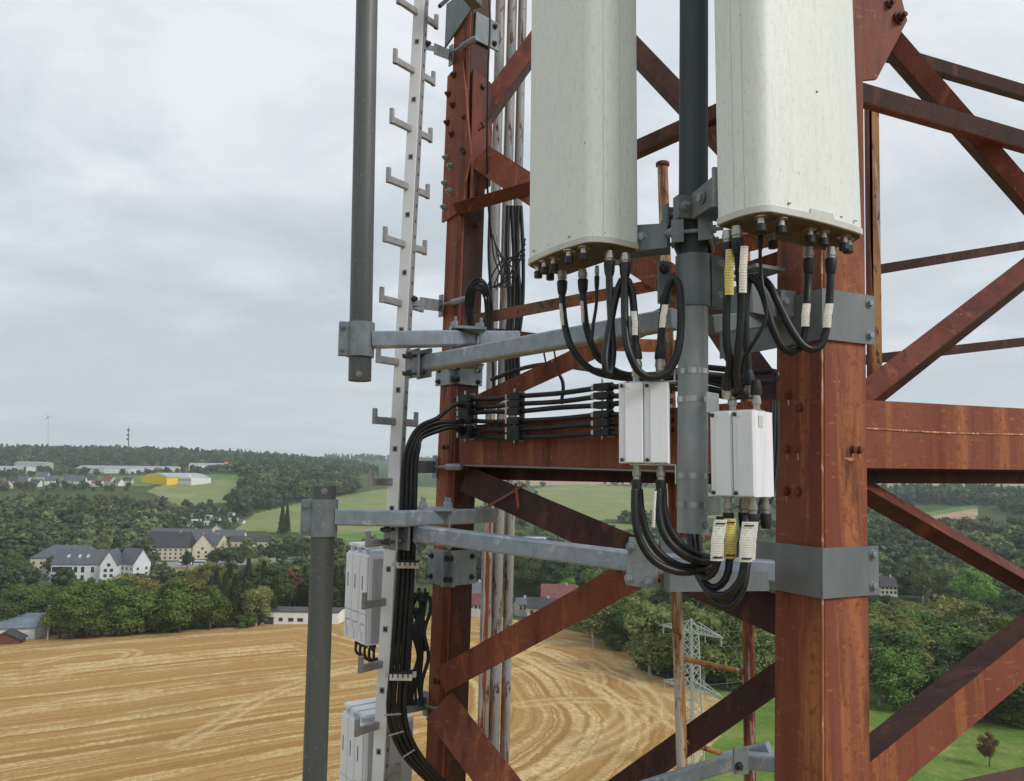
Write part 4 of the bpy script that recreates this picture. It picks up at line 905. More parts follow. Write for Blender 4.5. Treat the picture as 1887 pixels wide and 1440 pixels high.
# left (far) leg
UB = V((math.cos(math.radians(42)), math.sin(math.radians(42)), 0)); VB = V((-UB.y, UB.x, 0)); SB = .142
B_top, B_bot = P(876, -260, 3.95), P(812, 1500, 3.85)
prB = [(.006, 0), (SB - .006, 0), (SB, .006), (SB, SB - .006), (SB - .006, SB), (.006, SB), (0, SB - .006), (0, .006)]
legB = build('leg', MB().prism(prB, B_top, down_to_ground(B_top, B_bot), UB, VB), 'red', tower, 0, 'far left leg, a slim square section with bolted splice')
def LB(py): return leg_at(B_top, B_bot, py)
build('side_shade', MB().plate([LB(-260) + UB * .016 - VB * .0035, LB(-260) + UB * (SB + .004) - VB * .0035, LB(1500) + UB * (SB + .004) - VB * .0035, LB(1500) + UB * .016 - VB * .0035], VB * .0033), 'red_brown', legB, 0)  # dark plate added over the right face, its shade painted in
mb = MB()
for s0, s1 in ((-260, 1500),):                      # raised seam strip along the far leg's left face
    mb.prism([(0, 0), (.004, 0), (.004, .03), (0, .03)], LB(s0) + VB * .008 - UB * .005, LB(s1) + VB * .008 - UB * .005, UB, VB)
build('seam', mb, 'red_dark', legB, 0)
for py in (824, 1262): 
    for a in (.05, .085): build('bolt', MB().bolt(LB(py) + VB * a - UB * .001, -UB, .010, .008), 'rust_bolt', legB)
for py in (1265, 1330): build('bolt', MB().bolt(LB(py) + UB * .012 - VB * .001, -VB, .014, .011), 'rust_bolt', legB)
# bolted splice plates on the far leg
def lbp(py, v, out=.0): return LB(py) + VB * v - UB * out
sp = build('splice_plate', MB().plate([lbp(122, .165, .014), lbp(108, .03, .014), lbp(230, -.035, .014), lbp(292, -.07, .014), lbp(392, .02, .014), lbp(398, .165, .014)], UB * .012), 'red', tower, 0)
for i, py in enumerate((128, 158, 184, 212, 238, 278, 298, 326, 345, 371)):
    new = i > 4; build('bolt', MB().bolt(lbp(py, (.10, .145)[i % 2], .014), -UB, .015, .014, .012), 'galv' if new else 'rust_bolt', sp)
for py, v in ((217, .0), (278, .005), (284, -.012)): build('bolt', MB().bolt(lbp(py, v, .014), -UB, .012, .010), 'rust_bolt', sp)
gp = build('gusset_plate', MB().plate([LB(128) + UB * .02 - VB * .012, LB(138) + UB * .15 - VB * .012, LB(232) + UB * .17 - VB * .012, LB(330) + UB * .17 - VB * .012, LB(368) + UB * .03 - VB * .012], -VB * .01), 'red_dark', tower, 0)
for py, u in ((152, .09), (222, .10), (352, .08), (410, .08)): build('bolt', MB().bolt(LB(py) + UB * u - VB * .022, -VB, .015, .012), 'rust_bolt', gp)
# plate above the splice
# --- bracing, far side to near side
brace2('diagonal_brace', (868, 232, 3.95), (1100, -82, 4.45), 34, 'red_dark', 'red_brown', .09, -1, -25)  # underside shade painted into the flange colour
brace('diagonal_brace', (884, 288, 3.92), (1262, 535, 3.35), 56, 'red', .09, 1, -8)
brace('horizontal_brace', (838, 386, 3.88), (1010, 338, 3.7), 24, 'red_dark', .08, -1, 10)
brace2('diagonal_brace', (1130, 42, 4.3), (1340, 262, 4.0), 34, 'red_brown', 'red_brown', .09, -1, -25)
brace2('horizontal_brace', (1120, 294, 4.1), (1345, 192, 3.9), 26, 'red_brown', 'red_brown', .08, -1, -25)
flat('tie_bar', (852, 594, 3.86), (1262, 515, 3.42), 22, 'bar_grey_rust')
flat('tie_bar', (884, 612, 4.4), (1120, 640, 4.7), 20, 'red_dark')
flat('tie_bar', (1085, 634, 4.7), (1290, 640, 4.9), 24, 'red')
for px_, py_ in ((922, 617), (960, 621), (1010, 626)): pass
gus = flat('gusset_plate', (1222, 548, 3.4), (1290, 520, 3.3), 70, 'red_dark')
dm = brace('diagonal_brace', (862, 752, 3.80), (1275, 560, 3.1), 34, 'red', .07, 1, -14)
# members close behind the pipe
brace('diagonal_brace', (1300, 560, 3.3), (1440, 760, 2.72), 60, 'red_brown', .08, 1)
flat('tie_bar', (1365, 500, 2.9), (1466, 466, 2.64), 26, 'red_dark')
brace('horizontal_brace', (1290, 470, 3.4), (1470, 425, 3.0), 34, 'red', .06, 1)
# --- the deep horizontal beam between the legs, with an added plate to shade the chord below
def beam(name, a0, a1, b0, b1, m, depth, lip, parent=tower):
    """Channel beam: a0/a1 = top and bottom pixel rows at one end (px, top, bottom, y)."""
    p0, p1, q0, q1 = P(a0, a1[0], a1[2]), P(b0, b1[0], b1[2]), P(a0, a1[1], a1[2]), P(b0, b1[1], b1[2])
    n = (p1 - p0).cross(q0 - p0).normalized()
    if n.dot(p0 - CAM) < 0: n = -n
    mb_ = MB(); dn = (q0 - p0)
    mb_.plate([p0, p1, q1, q0], n * .010)
    mb_.plate([p0 + n * .010, p1 + n * .010, p1 + n * depth, p0 + n * depth], dn.normalized() * .012)
    mb_.plate([q0 + n * .010, q1 + n * .010, q1 + n * depth, q0 + n * depth], -dn.normalized() * .012)
    o_ = build(name, mb_, m, parent, 0); return o_, p0, p1, q0, q1, n
bmL, p0, p1, q0, q1, nL = beam('horizontal_beam', 846, (786, 856, 3.86), 1440, (735, 872, 2.62), 'red', .10, 0)
build('bottom_strip', MB().bar(q0 + Z * -.004 + nL * .02, q1 + Z * -.004 + nL * .02, nL, Z, .05, .006), 'galv', bmL, 0)
build('shade_plate', MB().plate([q0 - Z * .010 + nL * .03, q1 - Z * .010 + nL * .03, q1 - Z * .010 + nL * .55, q0 - Z * .010 + nL * .55], -Z * .006), 'red_brown', bmL, 0)  # added plate, blocks sky light so the chord below stays dark
brace('lower_chord', (858, 872, 3.98), (1430, 880, 2.90), 26, 'red_brown', .12, -1, 0)
bmR, p0, p1, q0, q1, nR = beam('horizontal_beam', 1590, (737, 863, 2.56), 2050, (762, 868, 3.08), 'red', .12, 0)
build('weld_seam', MB().tube([p0.lerp(q0, .42) - nR * .001, p0.lerp(q0, .445).lerp(p1.lerp(q1, .445), .3) - nR * .001, p0.lerp(q0, .43).lerp(p1.lerp(q1, .43), .6) - nR * .001, p1.lerp(q1, .44) - nR * .001], .0032, 6), 'edge_wear', bmR)
build('shade_plate', MB().plate([q0 - Z * .002 + nR * .02, q1 - Z * .002 + nR * .02, q1 - Z * .002 + nR * .6, q0 - Z * .002 + nR * .6], -Z * .006), 'red_brown', bmR, 0)  # added the same way, keeps skylight off the right chord
brace('lower_chord', (1588, 876, 2.72), (2050, 880, 3.26), 27, 'red_brown', .12, -1, 0)
# below the beam
brace('diagonal_brace', (856, 882, 3.86), (1440, 1138, 2.75), 56, 'red_brown', .10, 1, 0)
brace('diagonal_brace', (812, 1254, 3.78), (1215, 1032, 2.95), 50, 'red', .08, 1, -6)
lowd = brace('diagonal_brace', (808, 1300, 3.78), (985, 1530, 3.45), 66, 'red', .09, -1, 14)
brace('diagonal_brace', (1100, 1482, 3.6), (1445, 1240, 3.2), 44, 'red_brown', .08, 1, -12)
brace('diagonal_brace', (1260, 1060, 3.5), (1440, 1130, 3.3), 30, 'red_brown', .05, 1)
# right face of the tower
brace2('diagonal_brace', (1560, 750, 2.66), (2050, 370, 3.2), 38, 'red_dark', 'red_brown', .07, -1, -22)  # flange painted darker as the shaded underside
flat('tie_bar', (1600, 500, 3.3), (2050, 426, 3.9), 17, 'red_brown', .016)
flat('tie_bar', (1590, 664, 3.6), (2050, 612, 4.2), 17, 'red_brown', .016)
brace2('diagonal_brace', (1575, 905, 2.66), (2050, 1176, 3.15), 28, 'red_brown', 'red_dark', .06, 1, 30)  # top flange painted lighter than the face, as if lit
brace2('diagonal_brace', (1585, 1466, 2.52), (2050, 1082, 2.98), 66, 'red', 'red_brown', .10, 1, 40)
brace('diagonal_brace', (1760, 1460, 3.2), (2050, 1396, 3.5), 30, 'red_brown', .07, 1)
brace2('diagonal_brace', (1630, 52, 2.72), (2050, 532, 3.2), 34, 'red_dark', 'red_brown', .07, -1, -25)  # dark flange colour paints the shade under the bar
brace2('horizontal_brace', (1570, 164, 2.60), (2050, 304, 3.1), 32, 'red_brown', 'red_dark', .05, -1, -25)  # lit lower lip painted in a lighter red
brace2('horizontal_brace', (1560, 70, 3.3), (2050, 214, 3.9), 22, 'red_brown', 'red_brown', .06, -1, -25)
gR = build('gusset_plate', MB().plate([P(1560, -60, 2.60), P(1652, -40, 2.66), P(1672, 38, 2.67), P(1652, 76, 2.66), P(1616, 146, 2.63), P(1560, 150, 2.60)], V25 * .012), 'red', tower, 0)
for px_, py_ in ((1635, 10), (1657, 33)): build('bolt', MB().bolt(P(px_, py_, 2.655), N_R, .018, .014, .016), 'rust_bolt', gR)
for px_, x2, m_ in ((1603, 1609, 'red_dark'), (1611, 1618, 'ladder_rust')):
    build('guide_rail', MB().bar(P(px_ - 4, 165, 3.1), P(x2 - 4, 745, 3.1), V((1, 0, 0)), V((0, 1, 0)), .042 if m_ == 'ladder_rust' else .018, .03), m_, tower, 0)
for py_ in (215, 363): build('rung_stub', MB().cyl(P(1597, py_, 3.1), P(1608, py_, 3.1), .008, 8), 'red_dark', tower)

# ------------------------------------------------------------------ rusty access ladder inside the tower
lad = thing('access_ladder', 'rusty ochre and red access ladder with peeling white paint inside tower', 'ladder', P(1320, 1500, 3.4))
R0 = .0158 * 1.6
for x0, y0_, x1, y1_ in ((1221, 306, 1262, 1560), (1372, 430, 1383, 1560)):
    build('rail', MB().tube([P(x0, y0_, 3.4), P(x1, y1_, 3.4)], R0 * (1 if x0 > 1300 else .95), 14), 'ladder_rust', lad)
build('cap', MB().lathe(P(1221, 306, 3.4), Z, [(0, R0 * 1.25), (.014, R0 * 1.25), (.018, R0 * 1.0)], 14), 'red_dark', lad)
for ya, yb in ((760, 752), (985, 1000), (1213, 1240), (1366, 1404), (535, 510)):
    build('rung', MB().tube([P(1240 + (ya - 760) * .03, ya, 3.4), P(1377, yb, 3.4)], .0115, 10), 'ladder_rust', lad)

# ------------------------------------------------------------------ rust-streaked white feeder conduits behind the far leg
for i, (xt, xb, wpx, m_, lb) in enumerate(((921, 886, 19, 'conduit_rust', 'leftmost feeder conduit, mostly rust brown'), (943, 906, 19, 'conduit', 'middle feeder conduit, white paint flaking'), (962, 927, 17, 'conduit', 'rightmost feeder conduit, white with rust streaks'))):
    a, b = P(xt + 5, -150, 4.7 + .02 * i), P(xb - 2, 1580, 4.6 + .02 * i)
    if i == 0: m_ = 'conduit'
    tag(build('feeder_conduit', MB().tube([a, a.lerp(b, .5), b], wpx / 2 * 4.65 / F, 16), m_, None), lb + ' behind the far tower leg', 'conduit', 'feeder conduits behind the far leg')
a, b = P(902, 905, 4.5), P(880, 1580, 4.5)
tag(build('feeder_conduit', MB().bar(a, b, V((1, 0, 0)), V((0, 1, 0)), .036, .02, .004), 'conduit_rust', None, 0), 'narrow fully rusted strip left of the white conduits', 'conduit')
# ------------------------------------------------------------------ poles and galvanised mounts
def pipe(name, label, pts, r, m, cat='pole', hollow=True):
    a, b = pts; t = thing(name, label, cat, b if b.z < a.z else a)
    build('tube', MB().lathe(a, b - a, [(0, r * .93), (.0, r), ((b - a).length, r), ((b - a).length, r * .93), ((b - a).length - .004, r * .9)], 32), m, t, 40); return t
pu = [P(682, -300, 3.14), P(663, 702, 3.10)]; RP = .0465
poleU = pipe('mounting_pole', 'upper dark grey galvanised pole held by the left mount', pu, RP, 'galv_pole')
build('bolt', MB().bolt(P(662, 690, 3.10 - RP), V((0, -1, .0)), .010, .008), 'galv', poleU)
pl = [P(598, 896, 3.10), P(573, 1640, 3.08)]
poleL = pipe('mounting_pole', 'lower dark grey galvanised pole rising from below at left', pl, RP, 'galv_pole')
build('bolt', MB().bolt(P(598, 906, 3.10 - RP), V((0, -1, .0)), .010, .008), 'galv', poleL)

def sqtube(name, pts, s, m, parent):
    """Square tube through points, mitred in the middle."""
    mb = MB(); n = len(pts); bvv = s * .10; a = s / 2
    pr = [(-a + bvv, -a), (a - bvv, -a), (a, -a + bvv), (a, a - bvv), (a - bvv, a), (-a + bvv, a), (-a, a - bvv), (-a, -a + bvv)]; vs = []; fs = []; k = len(pr)
    for i, p in enumerate(pts):
        d = (pts[min(i + 1, n - 1)] - pts[max(i - 1, 0)]); 
        if 0 < i < n - 1: d = (pts[i + 1] - p).normalized() + (p - pts[i - 1]).normalized()
        d.normalize(); side = d.cross(Z).normalized(); up_ = side.cross(d).normalized()
        c = 1.0
        if 0 < i < n - 1: c = 1 / max(.5, d.dot((p - pts[i - 1]).normalized()))
        vs += [p + side * x * c + up_ * y for x, y in pr]
    for i in range(n - 1): fs += [(i * k + j, i * k + (j + 1) % k, (i + 1) * k + (j + 1) % k, (i + 1) * k + j) for j in range(k)]
    fs += [tuple(range(k - 1, -1, -1)), tuple(range((n - 1) * k, n * k))]
    mb.add(vs, fs); return build(name, mb, m, parent, 0)
def collar(parent, c, r, h, flange_dir, m='galv'):
    """Two-half clamp collar around a pole at c, flange with bolts pointing along flange_dir."""
    c0, c1 = c - Z * h / 2, c + Z * h / 2
    o_ = build('pole_collar', MB().lathe(c0, Z, [(0, r * .99), (0, r * 1.22), (h, r * 1.22), (h, r * .99)], 28), m, parent, 40)
    d = flange_dir.normalized(); s = Z.cross(d)
    for k, (f0, f1) in enumerate(((-.022, -.004), (.004, .022))):
        build('flange_plate', MB().box(c, d, Z, s, (r * .95, r * 1.9), (-h / 2 + .002, h / 2 - .002), (f0, f1), .002), m, parent, 0)
    for dz in (-h * .32, h * .32):
        for sg in (1, -1): build('bolt', MB().bolt(c + d * r * 1.55 + s * sg * .022 + Z * dz, s * sg, .011, .012, .016), 'galv', o_)
    return o_
def plate_px(name, pts, yd, thick, m, parent, th=.010):
    q = [P(px, py, y) for px, py, y in [(a, b, yd) if len((a, b)) == 2 else 0 for a, b in pts]]
    return build(name, MB().plate(q, V((0, th, 0))), m, parent, 0)
LEFTFRONT = V((-.95, -.30, 0)).normalized()

mu = thing('antenna_mount', 'upper galvanised outrigger frame clamping tower legs and poles', 'mount', P(840, 690, 3.4))
c = P(664.5, 627, 3.10); collar(mu, c, RP, .142, LEFTFRONT)
sqtube('arm', [P(686, 627, 3.10), P(806, 625, 3.14), P(948, 622, 3.98)], .066, 'galv_arm', mu)
sqtube('arm', [P(782, 671, 3.20), P(1246, 588, 2.44)], .066, 'galv_arm', mu)
def clamp_stack(par, cx_, top_, bot_, yy, wpx, rods, htop, hbot):
    """Top and bottom clamp plates joined by threaded rods, nuts standing on top."""
    q = lambda x, y, d=0: P(x, y, yy + d)
    sc = yy / F; hw = wpx / 2 * sc; ct, cb_ = q(cx_, top_), q(cx_ - 8, bot_); R, U, Nn = yaw(12)
    tp = build('clamp_plate', MB().box(ct, R, U, Nn, (-hw, hw), (-.006, .006), (-.09, .09), .01), 'galv', par, 0)
    bp = build('clamp_plate', MB().box(cb_, R, U, Nn, (-hw, hw), (-.006, .006), (-.09, .09), .01), 'galv', par, 0)
    hgt = (ct - cb_).z
    for fx in rods:
        for fz in (-.06, .06):
            b0 = ct + R * hw * fx + Nn * fz; build('threaded_rod', MB().cyl(b0 - Z * (hgt + .03), b0 + Z * .05, .0065, 8), 'galv', par)
            build('nut', MB().bolt(b0 + Z * .006, Z, .013, .022), 'galv', par); build('nut', MB().bolt(b0 - Z * (hgt + .006), -Z, .013, .016), 'galv', par)
clamp_stack(mu, 860, 610, 672, 3.36, 64, (-.78, .72), 1, 1)
# clamp round the far leg (upper)
def leg_clamp(par, py0, py1, y_out):
    """Two plates bolted round the far leg."""
    h0, h1 = LB(py0), LB(py1)
    for A_, B_, ln_ in ((VB, UB, .215), (UB, VB, .215)):
        o0 = h0 - A_ * .055 - B_ * .016; o1 = h1 - A_ * .055 - B_ * .016
        pl_ = build('clamp_plate', MB().plate([o0, o0 + A_ * ln_, o1 + A_ * ln_, o1], B_ * .012), 'galv', par, 0)
        for u_ in (.02, ln_ - .03):
            for t_ in (.2, .8): build('bolt', MB().bolt(o0.lerp(o1, t_) + A_ * u_, -B_, .011, .010, .012), 'bolt_dark', pl_)
leg_clamp(mu, 672, 708, 0)
# end plates with long bolts at the inner arm's outer end
def end_plates(par, x0, x1, y0_, y1_, yy):
    pa = build('end_plate', MB().box(P(x1, (y0_ + y1_) / 2, yy), *yaw(38), (-.006, .006), (-.06, .06), (-.055, .055), .004), 'galv_dark', par, 0)
    pb = build('end_plate', MB().box(P(x0 + 8, (y0_ + y1_) / 2, yy), *yaw(38), (-.006, .006), (-.06, .06), (-.055, .055), .004), 'galv', par, 0)
    for f_ in (.18, .82):
        y_ = y0_ + (y1_ - y0_) * f_
        for dd in (-.035, .035): build('threaded_rod', MB().cyl(P(x0 - 9, y_ + 3, yy - .02 + dd), P(x1 + 4, y_ - 1, yy + .02 + dd), .0075, 8), 'bolt_dark', par)
        build('nut', MB().bolt(P(x0 + 6, y_ + 1, yy - .06), V((-1, -.2, 0)), .014, .018, .02), 'bolt_dark', par)
end_plates(mu, 752, 782, 646, 696, 3.18)
# band round the near leg (upper): two plates meeting at the corner, with ear bolts
def near_band(par, py0, py1, lu, lv):
    c0, c1 = LA(py0), LA(py1); k = -(U25 + V25) * .010
    a0, a1 = c0 + k, c1 + k
    r_ = build('leg_band', MB().plate([a0, a0 + U25 * lu, a1 + U25 * lu, a1], V25 * .008), 'band', par, 0)
    l_ = build('leg_band', MB().plate([a0 + V25 * .0082, a0 + V25 * lv, a1 + V25 * lv, a1 + V25 * .0082], U25 * .008), 'band', par, 0)
    for t_ in (.17, .82):
        build('bolt', MB().bolt(a0.lerp(a1, t_) + U25 * (lu - .028), N_R, .012, .011), 'galv', r_)
        build('bolt', MB().bolt(a0.lerp(a1, t_) + V25 * (lv - .16), N_L, .012, .011), 'galv', l_)
near_band(mu, 533, 626, .245, .50)
# welded box and plate carrying the mast clamp, between band and pipe
build('bracket_box', MB().box(P(1398, 562, 2.62), *yaw(35), (-.13, .10), (-.055, .045), (-.05, .07), .006), 'galv_dark', mu, 0)
build('bracket_plate', MB().box(P(1452, 560, 2.56), *yaw(18), (-.03, .035), (-.045, .045), (-.006, .006), .004), 'galv', mu, 0)
build('bolt', MB().bolt(P(1448, 556, 2.55), V((.2, -1, 0)), .013, .010), 'galv', mu)
build('bracket_plate', MB().box(P(1395, 500, 2.6), *yaw(25), (-.06, .07), (-.006, .006), (-.06, .06)), 'galv_dark', mu, 0)
sqtube('arm', [P(1300, 600, 2.35), P(1400, 590, 2.62)], .06, 'galv_dark', mu)

ml = thing('antenna_mount', 'lower galvanised outrigger frame clamping tower legs and pole', 'mount', P(840, 1080, 3.4))
c = P(596, 954, 3.10); collar(ml, c, RP, .146, LEFTFRONT)
sqtube('arm', [P(618, 953, 3.10), P(740, 956, 3.14), P(908, 950, 3.62)], .064, 'galv_arm', ml)
sqtube('arm', [P(772, 983, 3.22), P(1180, 1036, 2.60), P(1425, 1052, 2.52)], .066, 'galv_arm', ml)
clamp_stack(ml, 803, 938, 998, 3.34, 62, (-.75, .7), 1, 1)
leg_clamp(ml, 1015, 1080, 0)
end_plates(ml, 712, 742, 968, 1004, 3.2)
near_band(ml, 1010, 1103, .250, .52)
cpl = build('clamp_plate', MB().plate([P(1160, 990, 2.50), P(1214, 994, 2.50), P(1212, 1088, 2.50), P(1154, 1078, 2.50)], V((.0, .010, 0))), 'galv', ml, 0)
for px_, py_ in ((1163, 1008), (1160, 1066), (1195, 1072)): build('bolt', MB().bolt(P(px_, py_, 2.497), V((-.5, -1, 0)), .013, .012, .02), 'galv', cpl)
build('clamp_plate', MB().plate([P(1218, 994, 2.62), P(1256, 998, 2.62), P(1256, 1082, 2.62), P(1218, 1086, 2.62)], V((.0, .010, 0))), 'galv_dark', ml, 0)
build('bracket_box', MB().box(P(1330, 1070, 2.50), *yaw(8), (-.19, .15), (-.03, .03), (-.02, .03), .006), 'galv_dark', ml, 0)
# piece of a third frame below, seen between ladder rails
m3_ = thing('antenna_mount', 'galvanised mount arm low between the ladder rails', 'mount', P(1370, 1430, 3.3))
sqtube('arm', [P(1150, 1465, 3.45), P(1360, 1400, 3.2), P(1450, 1408, 3.1)], .058, 'galv_arm', m3_)
sqtube('arm', [P(1335, 1400, 3.3), P(1418, 1380, 3.2)], .05, 'galv_arm', m3_)
pl_ = build('clamp_plate', MB().box(P(1365, 1402, 3.1), *yaw(10), (-.03, .03), (-.05, .05), (-.006, .006)), 'galv', m3_, 0)
build('bolt', MB().bolt(P(1362, 1412, 3.09), V((0, -1, 0)), .012, .012, .02), 'bolt_dark', pl_)
# top frame just above the view, with its plates on the far leg
mt = thing('antenna_mount', 'dark galvanised mount at the top of the far leg', 'mount', P(850, 40, 3.8))
sqtube('arm', [P(760, -130, 3.2), P(878, 6, 3.78)], .062, 'galv_dark', mt)
h0, h1 = LB(-20), LB(62)
build('clamp_plate', MB().plate([h0 + VB * .20 - UB * .016, h0 - VB * .05 - UB * .016, LB(20) - VB * .05 - UB * .016, h1 + VB * .20 - UB * .016], UB * .012), 'galv_dark', mt, 0)
pl_ = build('clamp_plate', MB().plate([LB(20) + UB * .03 - VB * .02, LB(20) + UB * .2 - VB * .02, LB(72) + UB * .2 - VB * .02, LB(72) + UB * .03 - VB * .02], VB * .012), 'galv_dark', mt, 0)
for py_ in (30, 62): build('bolt', MB().bolt(LB(py_) + UB * .165 - VB * .02, -VB, .013, .012, .01), 'bolt_dark', pl_)
build('threaded_rod', MB().cyl(P(810, 12, 3.5), P(835, -10, 3.6), .01, 8), 'bolt_dark', mt)

# ------------------------------------------------------------------ central antenna pipe
YP = 2.20; RC = .0435
pa, pb = P(1279.5, -320, YP + .0), P(1276, 982, YP)
cp = thing('antenna_pipe', 'central vertical antenna pipe, dark above and galvanised below the clamp', 'pipe', pb)
def on_pipe(py): 
    t_ = (pa.z - P(1278, py, YP).z) / (pa.z - pb.z); return pa.lerp(pb, t_)
mid = on_pipe(500)
build('upper_tube', MB().lathe(mid, pa - mid, [(0, RC * .985), ((pa - mid).length, RC * .985)], 36), 'pipe_dark', cp, 40)
build('lower_tube', MB().lathe(mid, pb - mid, [(0, RC), ((pb - mid).length, RC), ((pb - mid).length, RC * .92), ((pb - mid).length - .01, RC * .9)], 36), 'galv_pipe', cp, 40)
build('bolt', MB().bolt(P(1298, 968, YP - RC * .75), V((.5, -1, 0)), .009, .008), 'galv', cp)
for py_ in (686, 737, 877, 930):
    q = on_pipe(py_); build('hose_clamp', MB().lathe(q - Z * .008, Z, [(0, RC * 1.01), (0, RC * 1.035), (.016, RC * 1.035), (.016, RC * 1.01)], 32), 'stainless', cp, 40)
# saddle clamp shells
q = on_pipe(520); sd = build('saddle_clamp', MB().lathe(q - Z * .077, Z, [(0, RC * 1.0), (0, RC * 1.16), (.154, RC * 1.16), (.154, RC * 1.0)], 32), 'galv_dark', cp, 40)
R, U, Nn = yaw(18)
for f0, f1, m_ in ((-.034, -.024, 'galv_dark'), (-.016, -.004, 'galv')):
    build('clamp_flange', MB().box(q, R, U, Nn, (RC * 1.0, RC * 2.15), (-.077, .077), (-f1, -f0), .002), m_, cp, 0)
build('clamp_flange', MB().box(q, R, U, Nn, (-RC * 2.0, -RC * 1.0), (-.06, .07), (-.06, -.05), .002), 'galv_dark', cp, 0)
for dz in (-.045, .05): build('bolt', MB().bolt(q + R * RC * 1.62 + Nn * .034 + U * dz, Nn, .0125, .011), 'galv', cp)
for dz in (-.05, .045): build('bolt', MB().bolt(q - R * RC * 1.6 - Nn * .05 + U * dz, Nn, .012, .011, .01), 'bolt_dark', cp)
# ------------------------------------------------------------------ panel antennas
def rrect(e1, e2, l1, l2, rf, rb, bulge, grow=0.0):
    """Antenna outline from the near corner: e1 along the front, e2 along the depth; returns offsets (vectors)."""
    pts = []; g = grow
    def arc(cx_, cy_, rx, ry, a0, a1, n):
        for i in range(n + 1):
            a = math.radians(a0 + (a1 - a0) * i / n); pts.append((cx_ + rx * math.cos(a), cy_ + ry * math.sin(a)))
    n_ = 8
    arc(rf[0], rf[1], rf[0] + g, rf[1] + g, 180, 270, n_)
    for i in range(1, 8): u = i / 8; pts.append((rf[0] + (l1 - 2 * rf[0]) * u, -g - bulge * math.sin(math.pi * u)))
    arc(l1 - rf[0], rf[1], rf[0] + g, rf[1] + g, 270, 360, n_)
    arc(l1 - rb, l2 - rb, rb + g, rb + g, 0, 90, 4); arc(rb, l2 - rb, rb + g, rb + g, 90, 180, 4)
    return [e1 * x + e2 * y for x, y in pts]
def on_plane(px, py, z):
    d = ray(px, py); return CAM + d * ((z - CZ) / d.z)
def antenna(label, near, e1, e2, l1, l2, rf, z0, length, seam_u):
    n = V((near.x, near.y, z0)); t = thing('panel_antenna', label, 'antenna', n); one = [(1, 0)]
    def slab(name, offs, za, zb, m, sm=30):
        vs = [n + o + Z * za for o in offs] + [n + o + Z * zb for o in offs]; k = len(offs)
        fs = [(i, (i + 1) % k, k + (i + 1) % k, k + i) for i in range(k)] + [tuple(range(k - 1, -1, -1)), tuple(range(k, 2 * k))]
        return build(name, MB().add(vs, fs), m, t, sm)
    body = rrect(e1, e2, l1, l2, rf, .012, .010)
    slab('radome', body, .012, length, 'radome')
    slab('end_cap', rrect(e1, e2, l1, l2, rf, .012, .010, .004), 0, .0165, 'cap_grey')
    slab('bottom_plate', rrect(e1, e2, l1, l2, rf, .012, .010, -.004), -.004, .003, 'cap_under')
    slab('end_cap', rrect(e1, e2, l1, l2, rf, .012, .010, .004), length - .002, length + .015, 'cap_grey')
    for u in seam_u: build('seam', MB().bar(n + body[u] + Z * .017, n + body[u] + Z * length, e1, e2, .0014, .0014), 'cap_grey', t, 0)
    return t
zl = P(1090, 441, 2.10).z
e1 = V((-.555, .832, 0)); e2 = V((.832, .555, 0)); nl_ = P(1092, 441, 2.10)
antL = antenna('left panel antenna, off-white radome facing left, cables below', nl_ + e1 * -.004, e1, e2, .362, .176, (.055, .10), zl, 1.75, (0, 3))
zr = P(1400, 385, 1.84).z
f1 = V((.873, .488, 0)); f2 = V((-.488, .873, 0)); nr_ = P(1400, 385, 1.84)
antR = antenna('right wide panel antenna, off-white radome facing right', nr_, f1, f2, .432, .15, (.05, .085), zr, 1.60, (0, 2))
build('stain_spot', MB().lathe(nr_ + f1 * .215 + f2 * -.0105 + Z * .36, f1.cross(Z), [(0, .0035), (.001, .003)], 8), 'dark_hole', antR)
build('name_plate', MB().plate([nr_ + f1 * a + f2 * -.013 + Z * z_ for a, z_ in ((.17, .012), (.265, .012), (.26, .030), (.175, .030))], f2 * .003), 'cap_grey', antR, 0)
for a_ in (.10, .30, .36): build('screw', MB().lathe(nr_ + f1 * a_ - f2 * .006 + Z * .032, f1.cross(Z), [(0, .004), (.003, .004), (.004, .002)], 8), 'steel', antR)
for a_ in (.10, .20, .28): build('screw', MB().lathe(nl_ + e1 * a_ - e2 * .006 + Z * .032, -e2, [(0, .004), (.003, .004), (.004, .002)], 8), 'steel', antL)
def port(ant, px, py, z, capped):
    """Antenna port: flange, threaded barrel and, where nothing is plugged in, a black cap."""
    p = on_plane(px, py, z - .004); o_ = build('port', MB().lathe(p, -Z, [(0, .019), (.003, .019), (.003, .010), (.024, .010)], 14), 'steel', ant)
    if capped: build('port_cap', MB().lathe(p - Z * .020, -Z, [(0, .0135), (.018, .0135), (.020, .012)], 10), 'black_plastic', o_)
    return p
for px_, py_ in ((992, 490), (1004, 482), (1021, 476), (1049, 462), (1076, 456), (1014, 494)): port(antL, px_, py_, zl, True)
for px_, py_ in ((1402, 400), (1439, 404), (1492, 422), (1517, 427), (1555, 436), (1562, 441), (1424, 432)): port(antR, px_, py_, zr, True)

